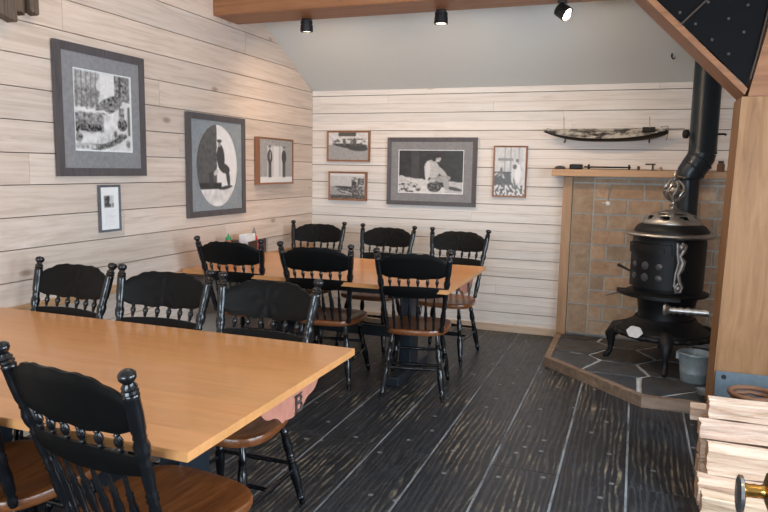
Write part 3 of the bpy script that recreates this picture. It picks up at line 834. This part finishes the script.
# hook rosette with wire on the brick
t = empty('wall_hook', (2.872, -.102, 1.235), 0, 'small white round hook with a wire fixed to the bricks', 'hook')
MB().turned((0, 0, 0), (0, -.012, 0), [(0, .022), (1, .016)], 12).build('rosette', M_white, t)
MB().tube([(0, -.008, .015), (.003, -.008, .14)], .004).build('wire', M_string, t); MB().tube([(-.012, -.012, 0), (-.05, -.014, .005)], .003).build('prong', M_white, t)

# ------------------------------------------------------------------ canoe model
cn = empty('model_canoe', (2.81, -.11, 1.80), 0, 'weathered black and white model canoe hanging on the back wall', 'model canoe'); cn.rotation_euler = (R(38), 0, 0)
def hull_mb():
    hull = MB(); n = 40; k2 = 12; V = []
    for i in range(n + 1):
        u = -1 + 2 * i / n; x = u * .503
        # sheer line, keel line
        sh = .030 + .036 * abs(u) ** 2.2 + (.004 * u)
        kl = -.030 + .078 * abs(u) ** 3 if u < 0 else -.030 + .058 * abs(u) ** 5
        b_ = .068 * (1 - abs(u) ** 2.6) + .003
        ringp = []
        for j in range(k2 + 1):
            a = PI * j / k2; y = -b_ * math.cos(a); z = sh - (sh - kl) * math.sin(a) ** .75
            ringp.append((x, y, z))
        V.append(ringp)
    for mi, rng in ((1, (0, 1, 2)), (0, range(3, 9)), (1, (9, 10, 11))):
        pass
    vs = [p for r_ in V for p in r_]
    for i in range(n):
        for j in range(k2):
            a = i * (k2 + 1) + j; hull.v = vs
            hull.f.append([a, a + 1, a + k2 + 2, a + k2 + 1]); hull.t.append((1, 1, 1)); hull.sm.append(True); hull.mi.append(1 if (j < 4 or j > 8) else 0)
    return hull, V
hull, V = hull_mb(); hull.build('hull', [M_hullwhite, M_hullblack], cn)
m = MB(); dv = []; df = []
for i, r_ in enumerate(V):
    a, b_ = r_[0], r_[-1]
    for s_ in (0, .5, 1): dv.append((a[0], a[1] + (b_[1] - a[1]) * s_, a[2] + .004 + (.012 if s_ == .5 else 0) + .004 * noise.noise(Vector((a[0] * 30, s_, 0)))))
for i in range(len(V) - 1):
    for s_ in (0, 1): a = i * 3 + s_; df.append((a, a + 1, a + 4, a + 3))
m.add(dv, df, smooth=True)
mdk, nt, bb = nm('flaking_canoe_deck')
nn = N(nt, 'ShaderNodeTexNoise', Scale=16, Detail=6, Roughness=.7); L(nt, coords(nt, (.5, 1, 1)), nn.inputs['Vector'])
L(nt, ramp(nt, nn.outputs[0], [(.44, (.03, .022, .017)), (.56, (.5, .46, .40))]), bb.inputs['Base Color'])
m.build('deck', mdk, cn)
MB().box((.30, -.03, .062), (.40, .03, .078), bev=.004).build('stern_board', M_hullblack, cn)
for i, r_ in enumerate(((-.33, .03), (.36, .03))):
    x = r_[0]; MB().tube([(x, .105, -.075), (x, .02, -.075), (x, -.02, -.04)], .006).build('wall_peg', M_dark, cn)
    MB().tube([(x - .01, .10, .13), (x, -.02, .055)], .003).build('hanging_cord', M_string, cn)
MB().tube([(.47, -.02, .07), (.44, -.02, .11), (.49, -.02, .12), (.502, -.02, .06), (.49, -.02, -.02)], .0035).build('bow_cord', M_string, cn)
MB().tube([(.47, -.02, .09), (.62, -.01, .088)], .003).build('harpoon_stick', M_string, cn)
MB().tube([(-.50, -.02, .06), (-.47, -.02, .10), (-.40, -.02, .075)], .003).build('stern_cord', M_string, cn)

# ------------------------------------------------------------------ stove
SX, SY, SZ = 3.355, -.80, .068
st = empty('parlor_stove', (SX, SY, SZ), R(-38), 'black cast-iron parlor stove with nickel trim on the flagstone hearth', 'stove')
# local -y = front (towards camera left), z from hearth top
def lathe(prof, mat, name, par=st, seg=40, c=(0, 0)):
    H = prof[-1][0] - prof[0][0]; z0 = prof[0][0]
    return MB().turned((c[0], c[1], z0), (c[0], c[1], z0 + H), [((z - z0) / H, r) for z, r in prof], seg).build(name, mat, par)
lathe([(.20, .22), (.22, .30), (.245, .34), (.275, .335), (.30, .29), (.33, .235), (.36, .215)], M_iron, 'base_skirt')
lathe([(.355, .20), (.40, .195), (.50, .21), (.535, .235)], M_iron, 'fire_pot')
lathe([(.530, .24), (.540, .285), (.556, .29), (.566, .262), (.57, .255)], M_iron, 'middle_ring')
lathe([(.568, .24), (.60, .245), (.93, .25), (.955, .245), (.965, .24)], M_iron, 'body_drum')
lathe([(.962, .24), (.972, .305), (.984, .318), (.996, .312), (1.004, .27)], M_nickel, 'top_rim')
lathe([(1.000, .262), (1.015, .262), (1.05, .235), (1.062, .20)], M_iron, 'lid')
# pierced dome: rings and ribs with gaps
m = MB()
dome = lambda a: (.205 * math.cos(a), 1.058 + .105 * math.sin(a))
seg = 48; rows = 10; amax = R(80)
vs = []; fs = []
for i in range(rows + 1):
    r_, z_ = dome(amax * i / rows)
    for k_ in range(seg):
        a = 2 * PI * k_ / seg; vs.append((r_ * math.cos(a), r_ * math.sin(a), z_))
for i in range(rows):
    for k_ in range(seg):
        hole = (i in (3, 4) and k_ % 6 in (1, 2, 3) and not (i == 3 and k_ % 6 == 1)) or (i in (6,) and k_ % 8 in (2, 3, 4, 5)) 
        if hole: continue
        a = i * seg + k_; b_ = i * seg + (k_ + 1) % seg; fs.append((a, b_, b_ + seg, a + seg))
m.add(vs, fs, smooth=True); o = m.build('pierced_dome', M_nickel, st); md = o.modifiers.new('s', 'SOLIDIFY'); md.thickness = .006
lathe([(1.05, .10), (1.056, .19), (1.062, .18), (1.15, .04)], M_iron, 'dome_core', seg=24)
# finial
lathe([(1.155, .045), (1.165, .05), (1.175, .03), (1.19, .022), (1.20, .035), (1.21, .018), (1.235, .016)], M_nickel, 'finial_stem', seg=16)
m = MB(); cz = 1.305
for k_ in range(8):
    a = 2 * PI * k_ / 8; pts = []
    for j in range(15):
        th = PI * j / 14; pts.append((.072 * math.sin(th) * math.cos(a + .3 * math.sin(2 * th)), .072 * math.sin(th) * math.sin(a + .3 * math.sin(2 * th)), cz + .075 * math.cos(th)))
    m.tube(pts, .009, 6)
m.turned((0, 0, cz - .008), (0, 0, cz + .008), [(0, .072), (.5, .078), (1, .072)], 20)
m.sphere((0, 0, cz), .040); m.build('finial_globe', M_nickel, st)
lathe([(1.375, .02), (1.385, .032), (1.395, .016), (1.405, .022), (1.415, .012), (1.44, .008), (1.455, .003)], M_nickel, 'finial_tip', seg=14)
# front door with mica windows (faces local -y)
def arc_patch(rad, a0, a1, z0, z1, th, mb, n=12, inset=0):
    vs = []; fs = []
    for i in range(n + 1):
        a = a0 + (a1 - a0) * i / n
        for rr in (rad, rad + th):
            for z in (z0, z1): vs.append((rr * math.sin(a), -rr * math.cos(a), z))
    for i in range(n):
        q = 4 * i; fs += [(q, q + 4, q + 5, q + 1), (q + 2, q + 3, q + 7, q + 6), (q, q + 2, q + 6, q + 4), (q + 1, q + 5, q + 7, q + 3)]
    q = 4 * n; fs += [(0, 1, 3, 2), (q, q + 2, q + 3, q + 1)]
    mb.add(vs, fs, smooth=True)
m = MB(); arc_patch(.246, R(-42), R(42), .60, .85, .028, m); arc_patch(.246, R(-37), R(37), .85, .925, .045, m); arc_patch(.29, R(-28), R(28), .87, .90, .012, m)
door = m.build('fire_door', M_iron, st)
for zz_ in (.68, .765):
    for ad in (-22, 0, 22):
        a = R(ad); c = Vector((.274 * math.sin(a), -.274 * math.cos(a), zz_)); d = Vector((math.sin(a), -math.cos(a), 0))
        MB().turned(c, c + d * .006, [(0, .030 if ad == 0 else .024), (.5, .030 if ad == 0 else .024), (1, .02)], 16).build('mica_window', M_mica, door)
MB().tube([(.274 * math.sin(R(-40)), -.274 * math.cos(R(-40)), .70), (.30 * math.sin(R(-46)), -.30 * math.cos(R(-46)), .71), (.36 * math.sin(R(-50)), -.36 * math.cos(R(-50)), .735)], [.008, .009, .013]).build('door_handle', M_iron, door)
# hearth lip ledge and draft handle
m = MB(); arc_patch(.26, R(-50), R(50), .535, .56, .10, m); m.build('ash_ledge', M_iron, st)
MB().tube([(.33 * math.sin(R(-48)), -.33 * math.cos(R(-48)), .53), (.38 * math.sin(R(-52)), -.38 * math.cos(R(-52)), .515), (.44 * math.sin(R(-54)), -.44 * math.cos(R(-54)), .49)], [.010, .011, .006]).build('shaker_handle', M_dullnickel, st)
# nickel side wing (ornate vertical strip) facing the camera, roughly at angle +50 from the front
def wing(adeg):
    m = MB(); ctr = Vector((.262 * math.sin(R(adeg)), -.262 * math.cos(R(adeg)), 0)); tg = Vector((math.cos(R(adeg)), math.sin(R(adeg)), 0)); outw = Vector((math.sin(R(adeg)), -math.cos(R(adeg)), 0))
    def q(x, z, o=0): return ctr + tg * x + outw * o + Vector((0, 0, z))
    m.tube([q(0, .945), q(.022, .92), q(.012, .88), q(-.008, .85), q(.018, .81), q(.008, .76), q(-.012, .72), q(-.002, .67), q(.02, .63), q(.012, .595), q(-.02, .59), q(-.028, .63), q(-.004, .655)], [.014, .022, .018, .016, .022, .02, .016, .015, .013, .013, .013, .012, .010], 8)
    m.tube([q(-.03, .945), q(-.026, .88), q(-.014, .80), q(-.03, .72), q(-.036, .63)], [.012, .014, .012, .010, .010], 8)
    m.sphere(q(.0, .915), .026, sc=(1, 1, 1.1)); m.sphere(q(-.004, .618), .02)
    return m.build('nickel_wing', M_dullnickel, st)
wing(52); wing(-70)
# name plate on the skirt
a = R(2); c = Vector((.350 * math.sin(a), -.350 * math.cos(a), .285))
m = MB(); n = 28; pts = []
for k_ in range(n):
    q = 2 * PI * k_ / n; rr = 1 + .06 * math.cos(6 * q); x_, z_ = .062 * math.cos(q) * rr, .040 * math.sin(q) * rr
    pts.append((c.x + x_ * math.cos(a), c.y + x_ * math.sin(a) - .004 + .01 * (z_ / .04), c.z + z_))
m.prism(pts, (math.sin(a) * .012, -math.cos(a) * .012, 0)); m.build('name_plate', plain('silvered_plate', (.62, .61, .60), .45), st)
# foot rail on the right (points to camera right)
ar = R(62); base_ = Vector((.29 * math.sin(ar), -.29 * math.cos(ar), .50)); 
wdir = (Matrix.Rotation(R(38), 3, 'Z') @ Vector((1, -.12, .02)))
stp = Matrix.Rotation(R(38), 3, 'Z') @ Vector((-.03, -.33, 0))
m = MB(); p0 = Vector((stp.x, stp.y, .475)); prof = [(0, .046), (.05, .050), (.12, .034), (.18, .024), (.24, .031), (.3, .022), (.38, .030), (.46, .022), (.54, .031), (.62, .022), (.7, .03), (.78, .022), (.86, .03), (1, .026)]
m.turned(p0, p0 + wdir * .29, prof, 10); m.build('foot_rail', M_nickel, st)
MB().tube([p0 + wdir * .04, p0 * .55 + Vector((0, 0, .2))], .012).build('rail_bracket', M_iron, st)
# four cabriole legs
for adeg in (-52 , 38, 128, 218):
    a = R(adeg); d = Vector((math.sin(a), -math.cos(a), 0))
    pts = [d * .26 + Vector((0, 0, .27)), d * .345 + Vector((0, 0, .245)), d * .385 + Vector((0, 0, .19)), d * .375 + Vector((0, 0, .12)), d * .38 + Vector((0, 0, .06)), d * .405 + Vector((0, 0, .024)), d * .43 + Vector((0, 0, .018))]
    MB().tube(pts, [.05, .055, .042, .026, .022, .024, .014], 10).build('leg', M_iron, st)
    pts = [d * .36 + Vector((0, 0, .25)), d * .40 + Vector((0, 0, .235)), d * .415 + Vector((0, 0, .20)), d * .40 + Vector((0, 0, .18))]
# skirt ornaments: scroll lobes
m = MB(); m.tube([((.334 + .012 * abs(math.sin(12 * a))) * math.cos(a), (.334 + .012 * abs(math.sin(12 * a))) * math.sin(a), .245) for a in [2 * PI * i / 144 for i in range(145)]], .020, 8); m.build('scalloped_skirt_edge', M_iron, st)

# stove pipe
sp = empty('stovepipe', (3.50, -.48, 0), 0, 'blue-black steel stovepipe with elbow rising from the stove to the ceiling', 'stovepipe')
ctop = ceil_z(-.48)
m = MB(); m.tube([(3.46, -.62, .95), (3.46, -.58, 1.0), (3.462, -.52, 1.05), (3.462, -.50, 1.10), (3.462, -.50, 1.46)], .083, 28); rel(m.build('lower_pipe', M_pipe), sp)
m = MB(); m.turned((3.462, -.50, 1.45), (3.462, -.50, 1.475), [(0, .086), (.5, .092), (1, .086)], 28)
m.tube([(3.462, -.50, 1.47), (3.468, -.50, 1.50), (3.51, -.49, 1.565), (3.545, -.48, 1.63), (3.55, -.48, 1.66)], [.088, .095, .100, .100, .100], 28)
m.turned((3.486, -.495, 1.525), (3.498, -.492, 1.54), [(0, .099), (.5, .104), (1, .099)], 28); m.turned((3.528, -.485, 1.59), (3.538, -.482, 1.605), [(0, .1), (.5, .105), (1, .1)], 28)
rel(m.build('elbow', M_pipe), sp)
m = MB().turned((3.55, -.48, 1.65), (3.55, -.48, ctop - .003), [(0, .104), (.02, .104), (.025, .100), (1, .100)], 28); rel(m.build('upper_pipe', M_pipe), sp)
m = MB().turned((3.445, -.52, 1.80), (3.405, -.54, 1.80), [(0, .012), (.3, .012), (.35, .035), (.8, .035), (1, .02)], 14); rel(m.build('damper_knob', M_iron), sp)
m = MB().tube([(3.64, -.50, 1.80), (3.69, -.52, 1.80), (3.70, -.52, 1.79)], [.008, .008, .011]); rel(m.build('damper_handle', M_iron), sp)
# small hook hanging on ceiling edge left of the pipe
o = MB().tube([(0, 0, 0), (0, 0, -.03), (.012, 0, -.045), (.024, 0, -.035)], .006).build('ceiling_hook', M_iron); o.location = (3.29, -.35, ceil_z(-.35) + .004)
tag(o, 'small dark hook on the ceiling left of the stovepipe', 'hook')

# ------------------------------------------------------------------ pail, dustpan, basket
pa = empty('zinc_pail', (3.545, -1.20, .068), 0, 'grey galvanized pail on the hearth between stove and post', 'pail')
MB().turned((0, 0, 0), (0, 0, .205), [(0, .080), (.04, .086), (.3, .092), (.33, .095), (.36, .093), (.93, .108), (.96, .114), (1, .112), (.97, .104), (.5, .095), (.08, .082)], 32, cap=False).turned((0, 0, .006), (0, 0, .012), [(0, .082), (1, .082)], 28).build('bucket', M_galv, pa)
MB().tube([(.112 * math.cos(a), -.01 - .03 * math.sin(a) * 0 + .112 * math.sin(a) * .98, .205 - .004 * math.sin(a)) for a in [PI * .5 + PI * k_ / 14 for k_ in range(0, 15)]], .0035).build('bail_handle', M_galv, pa)
MB().box((-.122, -.012, .15), (-.102, .012, .20), bev=.002).build('ear', M_galv, pa)

dp = empty('dustpan', (3.72, -1.78, 0), 0, 'blue-grey sheet metal dustpan leaning against the timber post', 'dustpan')
mt_ = Matrix.Translation((0, 0, .0)) @ Matrix.Rotation(R(-10), 4, 'X')
MB().box((-.10, -.004, .01), (.26, .0, .305), mat=mt_, bev=.001).build('pan', M_dust, dp)
m = MB().box((-.104, -.03, .01), (-.098, .0, .305), mat=mt_).box((.256, -.03, .01), (.262, .0, .305), mat=mt_); m.build('side_lip', M_dust, dp)
MB().turned(mt_ @ Vector((-.055, -.008, .27)), mt_ @ Vector((-.055, -.001, .27)), [(0, .013), (1, .016)], 10).build('rivet', M_iron, dp)
bk = empty('kindling_basket', (3.765, -2.13, 0), 0, 'low brown wicker basket behind the firewood pile', 'basket')
m = MB()
for k_ in range(9):
    z = .02 + k_ * .0315; rr = .10 + .012 * math.sin(k_ / 8 * PI) ; m.tube([((rr) * math.cos(a), rr * math.sin(a), z + .003 * math.sin(a * 8 + k_)) for a in [2 * PI * i / 32 for i in range(33)]], .0125, 6)
m.build('woven_side', M_basket, bk)
MB().turned((0, 0, .0), (0, 0, .02), [(0, .10), (1, .10)], 24).build('base', M_basket, bk)
MB().tube([(.115 * math.cos(a), .115 * math.sin(a), .297) for a in [2 * PI * i / 32 for i in range(33)]], .014, 8).build('rim', M_basket, bk)

# ------------------------------------------------------------------ firewood
def log_mb(r, ln, seed, shape):
    rr = random.Random(seed); m = MB(); n = 14; base = []
    k_ = {'quarter': [(-1, -.85), (.15, -1.0), (1, -.75), (1.0, .4), (.8, .95), (-.3, 1.0), (-1, .75)], 'slab': [(-1, -.7), (1, -.8), (1.05, .5), (.2, .95), (-.9, .8)], 'wedge': [(-1, -.8), (1.0, -.85), (1, .6), (-.05, 1.05), (-.95, .6)]}[shape]
    pts = []
    for i in range(len(k_)):
        a, b_ = Vector(k_[i]), Vector(k_[(i + 1) % len(k_)])
        for j in range(4): pts.append(a.lerp(b_, j / 4) + Vector((rr.uniform(-.05, .05), rr.uniform(-.05, .05))))
    vs = []; fs = []; q = len(pts)
    for i in range(n + 1):
        x = ln * i / n
        for jj, p in enumerate(pts):
            w = .13 * noise.noise(Vector((x * 5, p.x * 2, p.y * 2 + seed * 7)))+ .10 * noise.noise(Vector((x * 1.5, p.x * 6, p.y * 6 + seed)))
            vs.append((x + (.010 * noise.noise(Vector((p.x * 2, p.y * 2, seed))) if i in (0, n) else 0), p.x * r * (1 + w) , p.y * r * (1 + w)))
    for i in range(n):
        for j in range(q): a = i * q + j; b_ = i * q + (j + 1) % q; fs.append((a, b_, b_ + q, a + q))
    g = rr.uniform(.9, 1.08)
    m.add(vs, fs, (g, g * rr.uniform(.95, 1.0), g * rr.uniform(.9, 1)))
    m.add([vs[j] for j in range(q)], [tuple(range(q))[::-1]], (g * .85, g * .66, g * .5)); m.add([vs[n * q + j] for j in range(q)], [tuple(range(q))], (g * .85, g * .66, g * .5))
    return m
LOGS = [  # x, y, z centre, r, shape, label
    (3.44, -3.10, .060, .062, 'slab', 'bottom split log at the very front of the firewood pile'),
    (3.435, -2.95, .062, .064, 'quarter', 'bottom split log second from the front of the firewood pile'),
    (3.46, -2.79, .056, .056, 'wedge', 'darker bottom log in the middle of the firewood pile'),
    (3.46, -2.65, .056, .056, 'slab', 'bottom log at the back of the firewood pile'),
    (3.475, -2.86, .190, .072, 'wedge', 'large pale split log with a ragged top in the second layer'),
    (3.46, -2.68, .172, .056, 'quarter', 'split log at the back of the second layer of firewood'),
    (3.445, -2.75, .284, .048, 'slab', 'smooth pinkish split log just below the topmost one'),
    (3.47, -2.62, .262, .038, 'wedge', 'pale split log supporting the topmost one at the back'),
    (3.49, -2.64, .356, .048, 'quarter', 'topmost pale split log of the firewood pile by the post'),
    (3.42, -2.535, .290, .040, 'wedge', 'short brown-ended stick at the back left of the firewood pile')]
for i, (x, y, z, r, s_, lab) in enumerate(LOGS):
    o = log_mb(r, .40 + .02 * (i % 3), i + 1, s_).build('firewood_log', M_log); o.location = (x, y, z); o.rotation_euler = (0, 0, R((-4, 2, -2, 3, -3, 1, 2, -5, 2, -4, 6)[i] * .6))
    tag(o, lab, 'firewood', 'split firewood logs stacked beside the post')

# brass and steel fire tool stand at the lower right edge
fs_ = empty('fire_tool_stand', (3.60, -3.9, 0), 0, 'blurred brass knob with a steel disc at the lower right edge', 'fire tool stand')
MB().turned((.035, 0, 0), (.035, 0, .49), [(0, .10), (.02, .10), (.04, .03), (.1, .012), (1, .012)], 16).build('pole', M_brass, fs_)
MB().turned((-.145, 0, .478), (-.128, 0, .478), [(0, .055), (.2, .062), (.8, .062), (1, .055)], 28).build('disc', M_steel, fs_)
MB().turned((-.128, 0, .495), (-.065, 0, .50), [(0, .024), (.3, .020), (.5, .022), (.7, .019), (1, .024)], 20).build('stem', M_brass, fs_)
MB().turned((-.07, 0, .50), (.05, 0, .505), [(0, .03), (.08, .058), (.2, .062), (.25, .05), (.4, .046), (.6, .064), (.8, .06), (1, .03)], 28).build('knob', M_brass, fs_)

# ------------------------------------------------------------------ condiments on the far table
TZ = .75
t = empty('hot_sauce_bottle', (.135, -1.735, TZ), 0, 'sauce bottle with green pointed cap on the far table by the wall', 'bottle')
MB().turned((0, 0, 0), (0, 0, .175), [(0, .032), (.05, .036), (.75, .036), (.9, .022), (1, .018)], 18).build('bottle_body', M_orange, t)
MB().turned((0, 0, .175), (0, 0, .225), [(0, .022), (.45, .020), (.5, .012), (.85, .005), (1, .003)], 14).build('green_cap', M_green, t)
t = empty('salsa_jar', (.12, -1.635, TZ), 0, 'short orange-brown jar between the green-capped bottle and the napkins', 'jar')
MB().turned((0, 0, 0), (0, 0, .15), [(0, .036), (.05, .04), (.75, .04), (.85, .034), (1, .034)], 18).build('jar_body', M_orange, t)
MB().turned((0, 0, .15), (0, 0, .165), [(0, .037), (1, .037)], 18).build('jar_lid', M_dark, t)
t = empty('napkin_holder', (.16, -1.50, TZ), R(8), 'napkin holder full of white paper napkins on the far table', 'napkin holder')
m = MB().box((-.05, -.085, 0), (.05, .085, .006)).box((-.05, -.085, .006), (-.046, .085, .15)).box((.046, -.085, .006), (.05, .085, .15)); m.build('holder', M_dark, t)
MB().box((-.040, -.075, .007), (.040, .075, .205), bev=.006).build('napkins', M_white, t)
t = empty('ketchup_bottle', (.13, -1.345, TZ), 0, 'red ketchup squeeze bottle on the far table right of the napkins', 'bottle')
MB().turned((0, 0, 0), (0, 0, .19), [(0, .032), (.04, .038), (.35, .034), (.7, .036), (.85, .026), (1, .016)], 20).build('bottle_body', M_red, t)
MB().turned((0, 0, .19), (0, 0, .245), [(0, .018), (.3, .017), (.4, .012), (.9, .006), (1, .005)], 14).build('nozzle', M_dullnickel, t)

# ------------------------------------------------------------------ dark carved planks hanging top left
t = empty('carved_wall_ornament', (.0, -3.5, 2.2), 0, 'dark weathered carved wooden planks hanging at the top left corner', 'ornament')
def slab(y0, y1, zb0, zb1, x0, x1, name):
    m = MB(); n = 8; poly = [(x0, y0, .75)]
    for i in range(n + 1):
        u = i / n; poly.append((x0, y0 + (y1 - y0) * u, zb0 + (zb1 - zb0) * u + .012 * noise.noise(Vector((u * 5, y0 * 9, 0)))))
    poly.append((x0, y1, .75)); m.prism(poly, (x1 - x0, 0, 0)); return m.build(name, M_drift, t)
slab(-.24, -.035, .055, .012, .004, .075, 'wide_plank'); slab(-.03, .035, .085, .06, .004, .05, 'middle_plank'); slab(.06, .118, .09, .075, .004, .06, 'narrow_plank')

# ------------------------------------------------------------------ light
w = bpy.data.worlds.new('world'); S.world = w; w.use_nodes = True; nt = w.node_tree; bg = nt.nodes['Background']
sky = nt.nodes.new('ShaderNodeTexSky'); sky.sky_type = 'NISHITA'; sky.sun_disc = False; sky.sun_elevation = R(35); sky.sun_rotation = R(200); sky.air_density = 1.2
nt.links.new(sky.outputs[0], bg.inputs[0]); bg.inputs[1].default_value = .12
def area(loc, dirv, sx, sy, e, col):
    ld = bpy.data.lights.new('window_daylight', 'AREA'); ld.shape = 'RECTANGLE'; ld.size = sx; ld.size_y = sy; ld.energy = e; ld.color = col
    o = bpy.data.objects.new('window_daylight', ld); COL.objects.link(o); o.location = loc; o.rotation_euler = Vector(dirv).to_track_quat('-Z', 'Y').to_euler()
    return o
DAY = (.70, .85, 1.0)
for a, b_ in RW: area((XR + .02, (a + b_) / 2, (WZ0 + WZ1) / 2), (-1, 0, -.08), b_ - a - .1, WZ1 - WZ0 - .1, 64, DAY)
for a, b_ in FWN: area(((a + b_) / 2, YF - .02, (WZ0 + WZ1) / 2), (0, 1, -.05), b_ - a - .1, WZ1 - WZ0 - .1, 62, DAY)
for px, py in ((1.2, -3.6), (3.6, -4.4)):  # unseen fill lights without fixtures, added to warm the upper left wall
    ld = bpy.data.lights.new('warm_fill_light', 'POINT'); ld.energy = 15; ld.color = (1, .64, .36); ld.shadow_soft_size = .12
    o = bpy.data.objects.new('warm_fill_light', ld); COL.objects.link(o); o.location = (px, py, 3.5)
vs_ = S.view_settings; vs_.view_transform = 'Standard'; vs_.look = 'None'; vs_.gamma = 1; vs_.use_curve_mapping = False; vs_.exposure = 0.45
